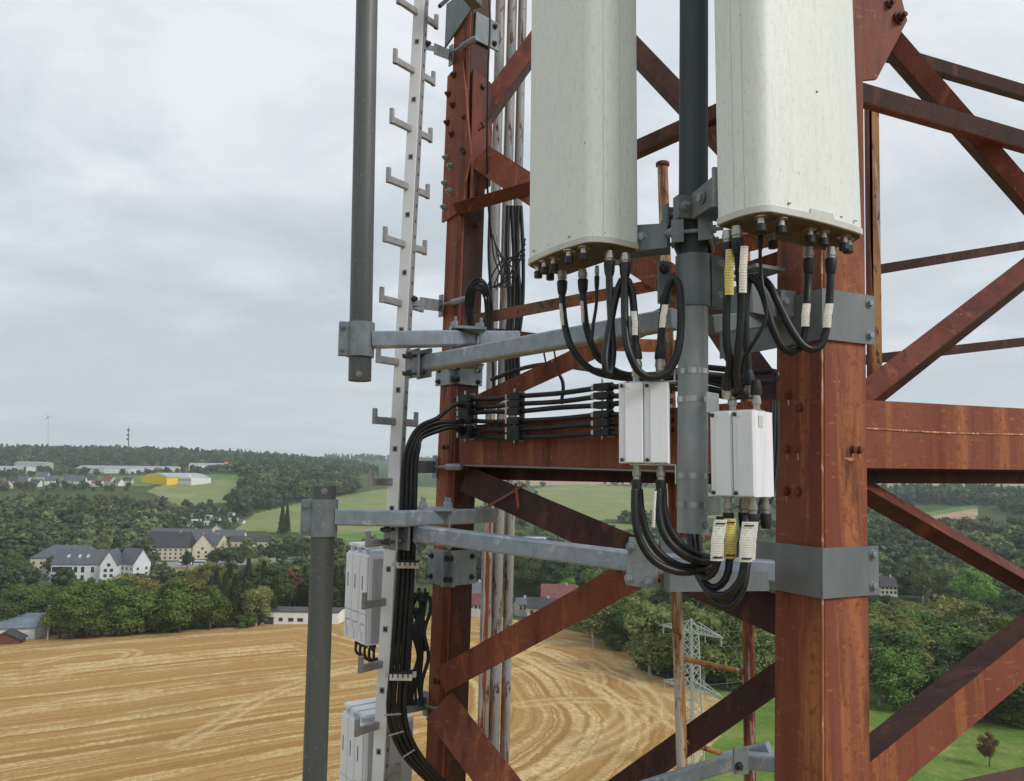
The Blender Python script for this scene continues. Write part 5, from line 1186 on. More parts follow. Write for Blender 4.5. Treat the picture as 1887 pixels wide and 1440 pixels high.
# tilt brackets: antenna to pipe
def bracket(par_label, pc, hinge, ant_p, zc):
    t = thing('antenna_bracket', par_label, 'bracket', pc); d = (ant_p - pc); d.z = 0; L_ = d.length; d.normalize(); s = Z.cross(d)
    for sg in (-1, 1): 
        build('hinge_plate', MB().plate([pc + d * (L_ * .30) + s * sg * .036 + Z * -.038, pc + d * L_ + s * sg * .036 + Z * -.042, pc + d * L_ + s * sg * .036 + Z * .042, pc + d * (L_ * .30) + s * sg * .036 + Z * .036], s * .005), 'galv_dark', t, 0)
        build('bolt', MB().bolt(pc + d * (L_ * .62) + s * sg * .041, s * sg, .013, .010), 'galv', t)
    build('back_plate', MB().box(pc + d * L_, s, Z, d, (-.05, .05), (-.055, .055), (-.004, .006)), 'galv', t, 0)
    for sg, m_ in ((1, 'galv_dark'), (-1, 'galv_dark')):
        c_ = pc + d * sg * (RC + .012); prof = [(-.075, 0), (.075, 0), (.075, .035), (.068, .035), (.068, .007), (-.068, .007), (-.068, .035), (-.075, .035)]
        build('clamp_jaw', MB().prism(prof, c_ - Z * .034, c_ + Z * .034, s, d * -sg if sg < 0 else -d), m_, t, 0)
    for sg in (-1, 1):
        build('threaded_rod', MB().cyl(pc + s * sg * (RC + .014) - d * .09, pc + s * sg * (RC + .014) + d * .08, .006, 8), 'galv', t)
        build('nut', MB().bolt(pc + s * sg * (RC + .014) + d * (RC + .013), d, .012, .012, .006), 'galv', t); build('nut', MB().bolt(pc + s * sg * (RC + .014) - d * (RC + .013), -d, .012, .012, .012), 'galv', t)
    return t
q = on_pipe(437); bracket('tilt bracket holding the left panel antenna to the pipe', q, None, V((nl_.x, nl_.y, 0)) + e2 * .168 + e1 * .10, q.z)
q = on_pipe(395); bracket('tilt bracket holding the right panel antenna to the pipe', q, None, V((nr_.x, nr_.y, 0)) + f2 * .150 + f1 * .05, q.z)

# ------------------------------------------------------------------ tower-mounted amplifiers (white boxes)
def connector(par, p, ax, boot=True):
    ax = ax.normalized()
    o_ = build('connector', MB().lathe(p, ax, [(0, .016), (.004, .016), (.004, .0095), (.020, .0095), (.020, .0125), (.034, .0125), (.036, .0105), (.046, .0105)], 12), 'steel', par)
    if boot: build('boot', MB().lathe(p + ax * .044, ax, [(0, .0135), (.004, .0145), (.030, .0135), (.040, .0115)], 12), 'black_rubber', o_)
def amplifier(label, px, py, yy, psi, w, h, d, conns_top, conns_bot):
    c = P(px, py, yy); R, U, Nn = yaw(psi); t = thing('amplifier_unit', label, 'amplifier', c - U * h / 2)
    mw = w / 2
    for k in (0, 1):
        x0 = -w / 2 + k * mw + .0008; x1 = x0 + mw - .0016
        ho = build('housing', MB().box(c, R, U, Nn, (x0, x1), (-h / 2, h / 2), (-d, 0), .004), 'white_box', t, 0)
        build('cover', MB().box(c, R, U, Nn, (x0 + .017, x1 - .001), (-h / 2 + .003, h / 2 - .003), (.0005, .007), .002), 'white_box', ho, 0)
        build('lip', MB().box(c, R, U, Nn, (x0 + .020, x0 + .030), (h / 2 - .016, h / 2 - .004), (.007, .0095)), 'white_box', ho, 0)
        for s in (-1, 1):
            build('screw', MB().lathe(c + R * (x0 + .0085) + U * s * (h / 2 - .009), Nn, [(0, .0055), (.004, .0055), (.006, .003)], 10), 'bolt_dark', ho)
    for fx, fz in conns_top: connector(t, c + R * fx * w + U * (h / 2) - Nn * fz, U)
    for fx, fz in conns_bot: connector(t, c + R * fx * w - U * (h / 2) - Nn * fz, -U)
    return t, c, R, U, Nn
HA = .222
ta, ca, Ra, Ua, Na = amplifier('white twin amplifier box hanging left of the central pipe', 1186, 779, 2.08, -14, .137, HA, .085, ((-.16, .03), (.33, .03)), ((-.16, .03), (.32, .03)))
for sg, nm in ((1, 'bracket'), (-1, 'bracket')):
    build(nm, MB().box(ca + Ua * sg * (HA / 2 + .0035), Ra, Ua, Na, (-.04, .085), (-.0015, .0015), (-.075, -.012)).box(ca + Ra * .0835 + Ua * sg * (HA / 2 + .005), Ra, Ua, Na, (-.0015, .0015), (-.002 if sg > 0 else -.05, .05 if sg > 0 else .002), (-.075, -.012)), 'stainless', ta, 0)
HB = .226
tb, cb2, Rb, Ub, Nb = amplifier('white twin amplifier box hanging right of the central pipe', 1349, 836, 2.02, -42, .128, HB, .118, ((-.18, .055), (.36, .055)), ((-.22, .03), (-.05, .075), (.32, .03), (.42, .08)))
build('sticker', MB().box(cb2 + Rb * (.064), Rb, Ub, Nb, (0, .0008), (.07, .10), (-.05, -.025)), 'cap_grey', tb, 0)
for sg in (1, -1):
    build('bracket', MB().box(cb2 + Ub * sg * (HB / 2 + .0035), Rb, Ub, Nb, (-.085, .05), (-.0015, .0015), (-.10, -.03)).box(cb2 - Rb * .0865 + Ub * sg * (HB / 2 + .005), Rb, Ub, Nb, (-.0015, .0015), (-.002 if sg > 0 else -.05, .055 if sg > 0 else .002), (-.10, -.03)), 'stainless', tb, 0)

# ------------------------------------------------------------------ climbing rail on the far leg
YR = 3.70
ra_, rb_ = P(776 + .0535 * 300, -300, YR), P(699 - .0535 * 200, 1640, YR)
rail = thing('climbing_rail', 'white climbing rail with grey hooked foot pegs beside the far leg', 'ladder', rb_)
R, U, Nn = yaw(-14); axr = (ra_ - rb_).normalized()
def on_rail(py): return leg_at(ra_, rb_, py)
build('rail', MB().bar(ra_, rb_, R, Nn, .060, .05, .003), 'white_rail', rail, 0)
sd_ = build('side_strip', MB().bar(ra_ + R * .032, rb_ + R * .032, R, Nn, .003, .046), 'rail_side', rail, 0)
for i in range(52):
    q = on_rail(-20 + 28.6 * i) + R * .034; build('hole', MB().box(q, R, U, Nn, (-.001, .001), (-.007, .007), (-.006, .006)), 'dark_hole', sd_, 0)
for py_ in (82, 188, 293, 399, 505, 610, 720, 828, 937, 1048, 1158, 1270, 1382):
    q = on_rail(py_) + Nn * .0255; o_ = build('slot', MB().box(q, R, U, Nn, (-.012, .012), (-.014, .014), (-.001, .001)), 'rail_side', rail, 0)
    build('hole', MB().box(q, R, U, Nn, (-.008, .008), (-.009, .009), (.0, .0015)), 'dark_hole', o_, 0)
pd = V((-.62, -.78, 0)).normalized()
for py_ in (-80, 27, 134, 241, 347, 453, 561, 669, 778, 888, 998, 1108, 1222, 1334, 1446):
    q = on_rail(py_) - Nn * .005; s_ = pd.cross(Z)
    mb = MB().bar(q + pd * .155 - R * .0, q - pd * .115, s_, Z, .020, .036, .004)
    for e_, sg in ((.155, -1), (-.115, 1)): mb.bar(q + pd * e_ - Z * .018, q + pd * e_ + Z * .056, s_, pd, .022, .028, .008)
    build('peg', mb, 'peg', rail, 0)
def rail_bracket(py, dx=0):
    t = thing('rail_bracket', {85: 'uppermost twisted rail bracket clamping the climbing rail to far leg', 557: 'twisted rail bracket above the upper outrigger frame', 861: 'twisted rail bracket below the horizontal cable run', 1308: 'lowest rail bracket beside the thick cable bend'}[py], 'bracket', on_rail(py))
    q = on_rail(py) + R * .036; w0 = LB(py) + VB * SB - UB * .012; mdl = q.lerp(w0, .35)
    mb = MB(); mb.bar(q - Nn * .02, mdl, Z, (mdl - q).normalized().cross(Z), .030, .006); mb.bar(mdl - (w0 - mdl) * .02, w0, Z, (w0 - mdl).normalized().cross(Z), .062, .006)
    build('strap', mb, 'galv', t, 0)
    build('cross_plate', MB().box(w0, VB, Z, -UB, (-.02, .02), (-.06, .06), (-.004, .004), .004), 'galv', t, 0)
    a = w0 - UB * .02 + VB * .02; b = LB(py) - UB * .02 - VB * .025;  c_ = b + UB * .05 - VB * .015
    build('threaded_rod', MB().cyl(a, b, .007, 8), 'galv', t); build('sleeve', MB().lathe(b + (a - b) * .35, b - a, [(0, .010), (.015, .016), (.11, .018), (.13, .012)], 12), 'galv', t)
    build('nut', MB().bolt(c_ - UB * .05, (b - a).normalized(), .012, .014, .02), 'galv', t)
    build('bolt', MB().bolt(q + R * .004 - Nn * .02 + Z * .02, R, .012, .012, .008), 'bolt_dark', t)
for py_ in (85, 557, 861, 1308): rail_bracket(py_)

# ------------------------------------------------------------------ remote radio units
def radio_group(label, x0, ytop, yy, grp):
    """Three slim radio modules side by side; front edge rows taken at the left module."""
    R, U, Nn = yaw(-55); o0 = P(x0, ytop, yy); W = .088; H_ = .43; D_ = .26
    t = thing('radio_unit', label, 'radio unit', o0 - U * H_, grp)
    for k in range(3):
        o = o0 + R * W * k
        m_ = build('module', MB().box(o, R, U, Nn, (.001, W - .001), (-H_, 0), (-D_, 0), .004), 'white_box', t, 0)
        build('front_cover', MB().box(o, R, U, Nn, (.004, W - .004), (-H_ * .655, -.008), (.0003, .010), .004), 'white_box', m_, 0)
        build('lower_cover', MB().box(o, R, U, Nn, (.004, W - .004), (-H_ + .006, -H_ * .665), (.0003, .010), .004), 'white_box', m_, 0)
        build('slot', MB().box(o, R, U, Nn, (W * .40, W * .48), (-H_ * .40, -H_ * .24), (.0102, .0112)), 'dark_hole', m_, 0)
        build('recess', MB().box(o, R, U, Nn, (W * .30, W * .88), (-H_ * .785, -H_ * .765), (.0102, .0114)), 'unit_grey', m_, 0)
        build('recess', MB().box(o, R, U, Nn, (W * .30, W * .36), (-H_ * .86, -H_ * .785), (.0102, .0114)), 'unit_grey', m_, 0)
        for j in range(5): build('print_line', MB().box(o, R, U, Nn, (W * .40, W * (.72 - .06 * (j % 2))), (-H_ * (.87 + .022 * j), -H_ * (.86 + .022 * j)), (.0102, .0110)), 'unit_grey', m_, 0)
        build('handle', MB().box(o, R, U, Nn, (.01, W - .01), (.030, .044), (-.20, .0), .004).box(o, R, U, Nn, (.012, .022), (0, .031), (-.03, -.01)).box(o, R, U, Nn, (W - .022, W - .012), (0, .031), (-.20, -.18)), 'white_box', m_, 0)
    build('side_panel', MB().box(o0 + R * 3 * W, R, U, Nn, (0, .004), (-H_ + .01, -.02), (-D_ + .01, -.02)), 'unit_grey', t, 0)
    for k in range(3):
        for j in range(2):
            p = o0 + R * (W * (k + .35 + .35 * j)) - Nn * .05 - U * H_; build('connector', MB().lathe(p, -U, [(0, .012), (.02, .012), (.02, .009), (.035, .009)], 10), 'black_plastic', t)
    return o0, R, U, Nn, W, H_, D_
ru1 = radio_group('upper group of three white radio modules beside the climbing rail', 641, 1015, 4.00, 'white radio modules on the tower')
ru2 = radio_group('lower group of three white radio modules, cut by the picture bottom', 632, 1311, 3.96, 'white radio modules on the tower')
# ------------------------------------------------------------------ cables
def cpts(pts, y=None):
    return [P(*(q if len(q) == 3 else (q[0], q[1], y))) for q in pts]
def cable(label, pts, rpx, y=None, ribs=False, group=None, boots=(), m='black_cable', tags=(), ties=(), name='coaxial_cable', cat='cable', heads=()):
    q = cpts(pts, y); yy = y or pts[0][2]; r = rpx * yy / F; yt = min(k_[2] for k_ in pts) if y is None else y
    o = build(name, MB().tube(q, r, 10, .07 if ribs else 0, .007 if ribs else 0), m, None, 60); tag(o, label, cat, group)
    BASE[o.name] = V(q[0]) if False else BASE[o.name]
    for k in heads:                       # plug and boot at this end of the cable
        a, b = (q[0], q[1]) if k == 0 else (q[-1], q[-2]); ax = (b - a).normalized(); ax = (ax + Z * (-.8 if k == 0 else .0)).normalized() if k == 0 else ax
        c0 = a - ax * .030
        build('plug', MB().lathe(c0, ax, [(0, r * 1.15), (.010, r * 1.15), (.010, r * 1.35), (.024, r * 1.35), (.026, r * 1.15), (.034, r * 1.15)], 12), 'steel', o)
        build('boot', MB().lathe(a + ax * .002, ax, [(0, r * 1.45), (.006, r * 1.55), (.030, r * 1.4), (.042, r * 1.15)], 12), 'black_rubber', o)
    for k, (i0, i1, mm, w) in enumerate(tags):        # wrap-around or flag labels between photo points
        a, b = P(i0[0], i0[1], yt - r * 1.3 - .006), P(i1[0], i1[1], yt - r * 1.3 - .006)
        mid_ = a.lerp(b, .5) + V((w * .12 * (1 if i1[0] >= i0[0] else -1), -.002, 0)); R_ = V((1, 0, 0)); mb = MB()
        sec = [a, a.lerp(b, .25).lerp(mid_, .5), mid_, a.lerp(b, .75).lerp(mid_, .5), b]; vs = []
        for s_ in sec: vs += [s_ - R_ * w / 2, s_ - R_ * w * .2 + V((0, -.003, 0)), s_ + R_ * w * .2 + V((0, -.003, 0)), s_ + R_ * w / 2]
        fs = [(i * 4 + j, i * 4 + j + 1, i * 4 + j + 5, i * 4 + j + 4) for i in range(4) for j in range(3)]
        n0 = len(vs); vs2 = vs + [v_ + V((0, .0012, 0)) for v_ in vs]; fs2 = fs + [tuple(i + n0 for i in f_[::-1]) for f_ in fs]
        build('label_tag', MB().add(vs2, fs2), mm, o, 60)
        if w > .024:
            for e_, f_ in ((a, b), (b, a)):
                c_ = e_.lerp(f_, .09) + V((0, -.005, 0)); build('tie', MB().bar(c_ - R_ * w * .38, c_ + R_ * w * .38, Z, V((0, 1, 0)), .0035, .002), 'black_plastic', o, 0)
    for px_, py_, dy in ties:
        c_ = P(px_, py_, yy + dy); build('cable_tie', MB().lathe(c_ - Z * .003, Z, [(0, r * 1.12), (.006, r * 1.12)], 12), 'tie_pale', o)
    return o
JR = 6.6
# left antenna jumpers
cable('leftmost jumper cable curving from left antenna towards the pipe', [(1036, 517, 2.36), (1036, 546, 2.36), (1041, 600, 2.34), (1056, 645, 2.32), (1088, 680, 2.32), (1132, 694, 2.34), (1190, 697, 2.38), (1250, 690, 2.42)], JR, ribs=True, heads=(0,), tags=(((1033, 560), (1037, 600), 'label_white', .010),))
cable('second jumper cable curving from left antenna towards the pipe', [(1074, 514, 2.32), (1075, 546, 2.32), (1081, 605, 2.32), (1100, 652, 2.32), (1142, 688, 2.34), (1200, 692, 2.38), (1250, 684, 2.44)], JR, ribs=True, heads=(0,), tags=(((1072, 555), (1074, 595), 'label_white', .010),))
cable('thin control cable hanging from left antenna', [(1100, 508, 2.28), (1099, 560, 2.28), (1093, 600, 2.28), (1091, 632, 2.28), (1100, 662, 2.30), (1150, 690, 2.34)], 3.2, heads=(0,))
cable('jumper looping low then up to the left amplifier', [(1123, 482, 2.16), (1123, 530, 2.14), (1127, 610, 2.10), (1129, 655, 2.08), (1122, 692, 2.06), (1115, 665, 2.06), (1124, 600, 2.10), (1139, 532, 2.13), (1152, 513, 2.13), (1163, 532, 2.12), (1168, 570, 2.11), (1170, 620, 2.10), (1173, 664, 2.10)], 7, heads=(0, 1), tags=(((1168, 574), (1170, 618), 'label_white', .016),), group=None)
cable('ribbed jumper making a wide oval loop in front of the pipe', [(1152, 486, 2.14), (1151, 540, 2.10), (1152, 600, 2.06), (1158, 645, 2.04), (1177, 684, 2.04), (1203, 696, 2.04), (1233, 683, 2.04), (1250, 644, 2.04), (1255, 589, 2.05), (1252, 532, 2.06), (1241, 514, 2.07), (1229, 536, 2.08), (1222, 575, 2.09), (1218, 624, 2.09), (1217, 664, 2.09)], 7, ribs=True, heads=(0, 1), tags=(((1226, 562), (1220, 604), 'label_white', .017),))
# right antenna jumpers
cable('yellow-tagged jumper running down beside the pipe to right amplifier', [(1341, 446, 1.96), (1343, 500, 1.97), (1339, 560, 1.98), (1339, 630, 1.99), (1345, 668, 2.0), (1341, 700, 2.02), (1340, 716, 2.04)], 7.6, ribs=True, heads=(0, 1), tags=(((1346, 460), (1344, 544), 'label_yellow', .024),))
cable('white-tagged jumper running straight down to right amplifier', [(1358, 438, 1.93), (1362, 500, 1.95), (1366, 560, 1.97), (1362, 630, 1.98), (1356, 690, 2.0), (1362, 718, 2.03), (1372, 730, 2.08)], 7.6, ribs=True, heads=(0,), tags=(((1372, 454), (1369, 540), 'label_white', .020),))
cable('left one of two loops under right antenna with white sleeve', [(1490, 476, 2.06), (1489, 520, 2.06), (1487, 560, 2.05), (1484, 605, 2.05), (1477, 636, 2.05), (1459, 649, 2.05), (1440, 637, 2.05), (1422, 599, 2.05), (1408, 547, 2.06), (1392, 517, 2.07), (1378, 512, 2.08), (1373, 540, 2.08), (1374, 606, 2.08), (1378, 669, 2.08), (1381, 712, 2.08)], 7.2, ribs=True, heads=(0, 1), tags=(((1487, 560), (1484, 602), 'label_white', .022),))
cable('right one of two loops under right antenna with white sleeve', [(1531, 476, 2.04), (1530, 520, 2.04), (1528, 560, 2.04), (1524, 600, 2.03), (1514, 634, 2.03), (1497, 644, 2.03), (1478, 635, 2.03), (1456, 603, 2.04), (1437, 565, 2.06), (1418, 527, 2.08), (1398, 510, 2.10), (1380, 520, 2.12), (1374, 580, 2.14), (1376, 650, 2.16)], 7.2, ribs=True, heads=(0,), tags=(((1529, 560), (1524, 604), 'label_white', .022),))
cable('thin grey control cable curving under right antenna', [(1401, 432, 2.02), (1401, 480, 2.02), (1405, 525, 2.0), (1412, 556, 1.99), (1410, 592, 1.99), (1390, 630, 2.0), (1371, 662, 2.02), (1366, 690, 2.05)], 3.4, heads=(0,))
# below the amplifiers
for i, (lab, pts) in enumerate((
        ('outer left cable swinging below the left amplifier', [(1170, 902, 2.06), (1170, 945, 2.05), (1178, 992, 2.04), (1203, 1032, 2.04), (1246, 1053, 2.05), (1290, 1051, 2.08), (1318, 1038, 2.12)]),
        ('second cable swinging below the left amplifier', [(1178, 902, 2.14), (1182, 945, 2.13), (1195, 990, 2.12), (1222, 1026, 2.11), (1262, 1046, 2.11), (1310, 1040, 2.14)]),
        ('third cable swinging below the left amplifier', [(1214, 902, 2.05), (1214, 945, 2.04), (1224, 985, 2.03), (1250, 1016, 2.03), (1285, 1034, 2.06), (1318, 1032, 2.12)]),
        ('inner cable swinging below the left amplifier', [(1222, 902, 2.13), (1224, 940, 2.12), (1236, 978, 2.11), (1262, 1010, 2.10), (1300, 1028, 2.12), (1326, 1026, 2.16)]))):
    cable(lab, pts, 7.2, ribs=i in (0, 2), tags=(((1207, 905), (1204, 972), 'label_white', .009),) if i == 2 else ())
cable('white-tagged cable at left below the right amplifier', [(1327, 952, 2.02), (1325, 990, 2.02), (1322, 1035, 2.02), (1312, 1058, 2.04), (1296, 1062, 2.08), (1284, 1040, 2.16), (1276, 985, 2.26), (1274, 900, 2.32)], 6.8, tags=(((1328, 958), (1321, 1034), 'label_white', .034),))
cable('yellow-tagged cable below the right amplifier', [(1342, 950, 2.07), (1343, 990, 2.06), (1344, 1036, 2.04), (1338, 1066, 2.04), (1320, 1083, 2.06), (1300, 1076, 2.10), (1288, 1046, 2.18), (1282, 985, 2.28), (1280, 900, 2.33)], 6.8, tags=(((1345, 956), (1345, 1030), 'label_yellow', .032),))
cable('white-tagged cable at right below the right amplifier', [(1375, 952, 2.02), (1374, 995, 2.0), (1371, 1040, 2.0), (1362, 1073, 2.0), (1336, 1097, 2.02), (1308, 1091, 2.06), (1292, 1060, 2.14), (1287, 985, 2.27), (1285, 900, 2.33)], 6.8, tags=(((1380, 962), (1374, 1036), 'label_white', .034),))
cable('lowest looping cable below the right amplifier', [(1386, 950, 2.08), (1384, 1000, 2.06), (1376, 1045, 2.03), (1369, 1085, 2.02), (1346, 1118, 2.03), (1320, 1112, 2.05), (1301, 1085, 2.10), (1283, 1050, 2.2), (1270, 985, 2.3), (1268, 900, 2.34)], 6.8, tags=(((1390, 962), (1384, 1032), 'label_white', .022),))
for i, dx in enumerate((0, 7, 14)):
    cable('%s cable arching behind the right amplifier to the leg' % ('outer', 'middle', 'inner')[i], [(1432 - dx * .7, 740, 2.30), (1432 - dx, 830, 2.28), (1424 - dx, 905, 2.26), (1402 - dx, 955, 2.24), (1372 - dx * .6, 1000, 2.20), (1340, 1040, 2.18)], 4.6)
cable('cable bundle loop laid against the near leg behind right amplifier', [(1300, 690, 2.5), (1340, 694, 2.5), (1375, 700, 2.48), (1405, 704, 2.47), (1428, 700, 2.46), (1432, 690, 2.46), (1420, 684, 2.48), (1390, 686, 2.50), (1330, 680, 2.55), (1290, 676, 2.6)], 6)
for i, (dy, dx) in enumerate(((0, 0), (9, 4), (20, -2), (30, 2))):
    cable('black feeder passing behind the pipe above the white boxes, %s' % ('topmost', 'second', 'third', 'lowest')[i], [(1230, 686 + dy, 2.6), (1290, 692 + dy, 2.55), (1340, 705 + dy * .9, 2.5), (1380, 716 + dy * .5, 2.5)], 5)
# horizontal feeder run along the beam, in clamp stacks
XS = (859, 950, 1112, 1170); YS = (3.74, 3.50, 3.06, 2.92)
RW = [[735, 749, 762, 775, 792, 802], [731, 745, 759, 776, 792, 805], [714, 730, 747, 764, 780, 797], [706, 724, 743, 761, 778, 796]]
ORD = ('topmost', 'second', 'third', 'fourth', 'fifth', 'lowest')
BEND = {1: (0, 0), 3: (1, 8.5), 4: (2, 17), 5: (3, 25)}
for k in range(6):
    run = []
    for c_ in range(3, -1, -1):
        run.append((XS[c_], RW[c_][k], YS[c_]))
        if c_: run.append(((XS[c_] + XS[c_ - 1]) / 2, (RW[c_][k] + RW[c_ - 1][k]) / 2 + (2.5, 3, -1.5, 2, 1, 3)[k], (YS[c_] + YS[c_ - 1]) / 2))
    run = [(1240, RW[3][k] - 4, 2.82)] + run
    if k in BEND:
        i, d = BEND[k]; d2 = (3 - i) * 7.2; o1 = d2
        run += [(835, RW[0][k] + (0, 6, -6, -12)[i] - 2, 3.62), (806, 771 + d * .95, 3.56), (776, 785 + d * .9, 3.52), (756 + d * .62, 812 + d * .5, 3.50), (744 + d * .9, 856, 3.50), (741 + d * .95, 920, 3.50), (738 + d, 985, 3.50), (735 + d, 1060, 3.50), (728 + d * 1.05, 1150, 3.50), (721 + d * 1.1, 1240, 3.50), (716 + d * 1.15, 1300, 3.50), (722 + d * 1.2, 1346, 3.52), (744 + d * 1.2, 1392, 3.55), (790 + d * 1.1, 1440, 3.60), (850 + d, 1490, 3.7)]
        cable('thick black feeder, %s in the run, bending down along climbing rail' % ORD[k], run, 5.5, y=None, group=None)
    else:
        run += [(838, RW[0][k], 3.78)]
        cable('black feeder, %s in the horizontal run along the beam' % ORD[k], run, 5.6)
for c_, nm in ((0, 'left'), (1, 'middle'), (2, 'right')):
    t = thing('cable_clamp', '%s stack of six cable clamps on the horizontal beam' % nm, 'cable clamp', P(XS[c_], RW[c_][5] + 8, YS[c_]), None)
    R, U, Nn = yaw(-46); q0, q1 = P(XS[c_] + 12, RW[c_][0] - 9, YS[c_] + .03), P(XS[c_] + 12, RW[c_][5] + 9, YS[c_] + .03)
    build('mounting_strip', MB().bar(q0, q1, R, Nn, .03, .008), 'galv', t, 0)
    build('threaded_rod', MB().cyl(q0 + Nn * .05 + Z * .01, q1 + Nn * .05 - Z * .01, .004, 8), 'stainless', t)
    for k in range(6):
        b = P(XS[c_], RW[c_][k], YS[c_]); w_ = 13 * YS[c_] / F
        blk = build('clamp_block', MB().box(b, R, U, Nn, (-.034, .044), (-w_ * .49, w_ * .49), (-.018, .028), .004), 'black_plastic', t, 0)
        build('clip', MB().box(b - R * .032, R, U, Nn, (-.016, .0), (-w_ * .36, w_ * .36), (-.012, .024), .003), 'clip_white', blk, 0)
        build('bolt', MB().bolt(b - R * .048 + Nn * .006, -R, .006, .008, .006, False), 'stainless', blk)
# clips holding the thick feeders on the climbing rail
for py_, x_, lb in ((1042, 752, 'pale four-way cable clip on climbing rail below the frame'), (1248, 739, 'pale four-way cable clip on climbing rail lower down')):
    b = P(x_, py_, 3.46); t = thing('cable_clip', lb, 'cable clip', b); sc = 3.46 / F
    build('bar', MB().box(b, V((1, 0, 0)), Z, V((0, -1, 0)), (-20 * sc, 20 * sc), (-5 * sc, 5 * sc), (0, .012), .003), 'clip_white', t, 0)
    build('back_bar', MB().box(b + V((0, .05, 0)), V((1, 0, 0)), Z, V((0, -1, 0)), (-32 * sc, 24 * sc), (-4.5 * sc, 3 * sc), (-.02, .012), .003), 'clip_white', t, 0)
    for k in range(4): build('tooth', MB().box(b + V((sc * (-14 + 9 * k), 0, 0)), V((1, 0, 0)), Z, V((0, -1, 0)), (-1.2 * sc, 1.2 * sc), (0, 6 * sc), (.011, .014)), 'dark_hole', t, 0)
    build('rubber', MB().box(b + V((0, .028, 0)), V((1, 0, 0)), Z, V((0, -1, 0)), (-19 * sc, 19 * sc), (4.5 * sc, 9 * sc), (-.012, .03)), 'black_rubber', t, 0)
for i, (py_, xa, xb, dyy) in enumerate(((1318, 708, 733, -2), (1356, 716, 738, -8), (1396, 742, 758, -14))):
    q0, q1 = P(xa, py_, 3.462), P(xb + 6, py_ + dyy, 3.462)
    tag(build('cable_tie', MB().bar(q0, q1, Z, V((0, 1, 0)), .006, .003), 'tie_pale', None, 0), '%s pale cable tie around the bending thick feeders' % ('uppermost', 'middle', 'lowest')[i], 'cable tie', 'ties on the feeder bend')
# thin cables and joints at the radio units and behind the far leg
random.seed(4)
for i in range(9):
    x0 = 752 + i * 4; sx = random.uniform(-6, 8)
    cable('%s thin radio unit cable from left hanging behind the feeders' % ORDW[i], [(x0 + 8, 1085 + 8 * (i % 3), 3.85), (x0 + 4 + sx, 1125, 3.80), (x0 - 2, 1165, 3.76), (x0 + sx, 1210, 3.76), (x0 - 6, 1255, 3.75), (x0 - 4 - sx, 1300, 3.75)], random.uniform(2.2, 3.6), group='thin cables by the radio units', name='thin_cable')
for i, (x0, y0_) in enumerate(((771, 1090), (775, 1140), (768, 1150), (764, 1120), (776, 1178))):
    a = P(x0, y0_, 3.80); tag(build('cable_joint', MB().lathe(a, V((.35, 0, -1)), [(0, .008), (.006, .016), (.018, .018), (.03, .014), (.04, .018), (.055, .016), (.06, .008)], 12), 'black_plastic', None), '%s black sealed cable joint beside the far leg' % ('uppermost', 'right middle', 'left middle', 'second', 'lowest')[i], 'cable joint', 'sealed joints by the far leg')
for i in range(5):
    o0, R, U, Nn, W, H_, D_ = ru1; p = o0 + R * (W * (.35 + .6 * i)) - Nn * .05 - U * (H_ + .03); e_ = P(712 + i * 3, 1210 + i * 4, 3.9)
    mb = MB().tube([p, p - Z * .05 + R * .01, (p + e_) / 2 - Z * .05, e_], .007, 8); tag(build('thin_cable', mb, 'black_cable', None), '%s short black lead under the upper radio modules' % ORDW[i], 'cable', 'leads under the radio modules')
for i, (x0, x1, w_) in enumerate(((936, 934, 5), (943, 941, 4), (955, 947, 4), (960, 955, 3.6), (903, 908, 3), (949, 950, 2.2))):
    cable('black vertical cable inside the tower by the far leg, %s' % ('thickest', 'second thickest', 'third, curving left at bottom', 'rightmost', 'leftmost', 'thinnest')[i], [(x0, 380, 4.4), (x0 - 2 + 6 * (i % 2), 470, 4.4), (x0 + 3, 560, 4.4), (x1, 640, 4.4), (x1 + 2, 735, 4.4)], w_, group='vertical cables behind the far leg')
for i in range(5):
    cable('%s thin wire looping through the bracing by the far leg' % ('uppermost', 'second', 'third', 'fourth', 'lowest')[i], [(905 + 3 * i, 420 + 12 * i, 4.3), (912 + 9 * i, 480 + 6 * i, 4.3), (940 - 10 * i, 530, 4.3), (958 - 8 * i, 480, 4.3), (968, 440 + 10 * i, 4.3)], 1.5, group='thin wires in the bracing', name='thin_cable')
coil = thing('cable_coil', 'coil of black cable hung on the far leg above the frame', 'cable', P(880, 636, 3.75))
for i in range(6):
    d = i * 4.2; x_ = (0, 3, -2, 2, -3, 1)[i]
    build('loop', MB().tube(cpts([(862 + d * .3 + x_, 592 - d, 3.74), (858 + d * .7, 556, 3.72), (864 + d * .6, 528 + d * .3, 3.70), (881 + x_, 513 + d, 3.70), (898 - d * .5, 528 + d * .4, 3.72), (906 - d * .5 + x_, 566, 3.74), (904 - d * .6, 612, 3.75), (888 - d * .3, 636 - d, 3.76), (870 + x_, 622 - d, 3.76), (862 + d * .3 + x_, 592 - d, 3.74)]), .0062, 8), 'black_cable', coil, 60)
cable('thin black wire running straight down past the top leg plate', [(898, -60, 3.72), (903, 40, 3.72), (899, 140, 3.74), (898, 330, 3.9), (905, 440, 4.1)], 2.2)
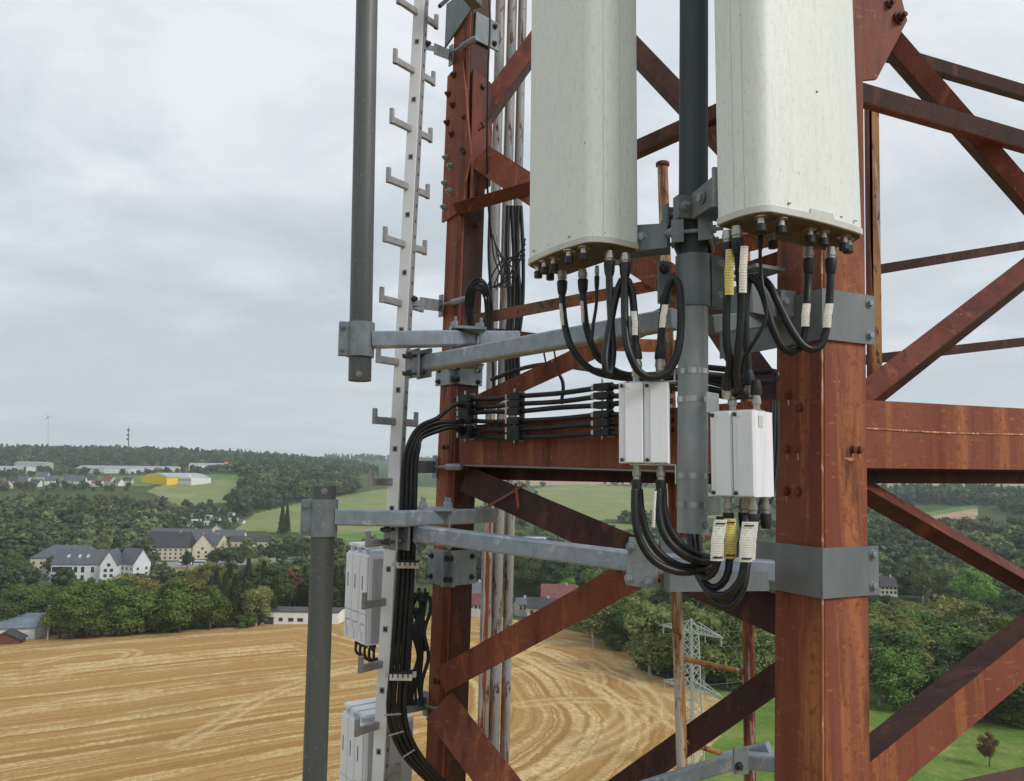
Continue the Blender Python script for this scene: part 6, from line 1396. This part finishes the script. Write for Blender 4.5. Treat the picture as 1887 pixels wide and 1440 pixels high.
cable('black feeder crossing behind the diagonal brace', [(905, 700, 4.4), (960, 680, 4.3), (1010, 672, 4.1), (1080, 680, 3.6), (1180, 694, 3.0), (1260, 696, 2.7)], 4)
cable('hanging lead below the diagonal brace', [(1010, 676, 4.2), (1030, 690, 4.2), (1038, 712, 4.2), (1034, 745, 4.2)], 3.4)
for i, (x_, py_) in enumerate(((1004, 672), (1022, 664))):
    q = P(x_, py_ + 1, 3.5); tag(build('cable_tie', MB().bar(P(x_ - 2, py_ - 24, 3.47), P(x_ + 6, py_ + 22, 3.47), V((1, 0, 0)), V((0, 1, 0)), .008, .003), 'black_plastic', None, 0), '%s black strap around the red diagonal brace' % ('left', 'right')[i], 'strap', 'straps on the diagonal brace')
for a, b, lb in (((884, 942, 3.70), (968, 893, 3.6), 'pale strap tied across the dark brace, sloping up'), ((950, 890, 3.6), (956, 944, 3.6), 'pale strap tied across the dark brace, hanging')):
    tag(build('strap', MB().bar(P(*a), P(*b), Z.cross(V((0, 1, 0))) if abs(a[0] - b[0]) < 20 else Z, V((0, 1, 0)), .012, .003), 'bar_grey_rust', None, 0), lb, 'strap')
HAZE = 0.00012
# ------------------------------------------------------------------ haze: the air itself
hm = bpy.data.materials.new('haze'); hm.use_nodes = True; t = hm.node_tree; t.nodes.clear()
o = t.nodes.new('ShaderNodeOutputMaterial'); vp = t.nodes.new('ShaderNodeVolumePrincipled')
vp.inputs['Color'].default_value = (.80, .88, .97, 1); vp.inputs['Density'].default_value = HAZE; vp.inputs['Anisotropy'].default_value = 0.2
t.links.new(vp.outputs[0], o.inputs['Volume'])
mb = MB().box(V((0, 0, 0)), V((1, 0, 0)), Z, V((0, 1, 0)), (-7100, 7100), (-60, 330), (-7100, 7100))
me = bpy.data.meshes.new('haze'); me.from_pydata(mb.v, [], mb.f); me.materials.append(hm)
bm = bmesh.new(); bm.from_mesh(me); bmesh.ops.recalc_face_normals(bm, faces=bm.faces); bm.to_mesh(me); bm.free()
ho = bpy.data.objects.new('haze', me); COL.objects.link(ho); tag(ho, None, None, kind='stuff')
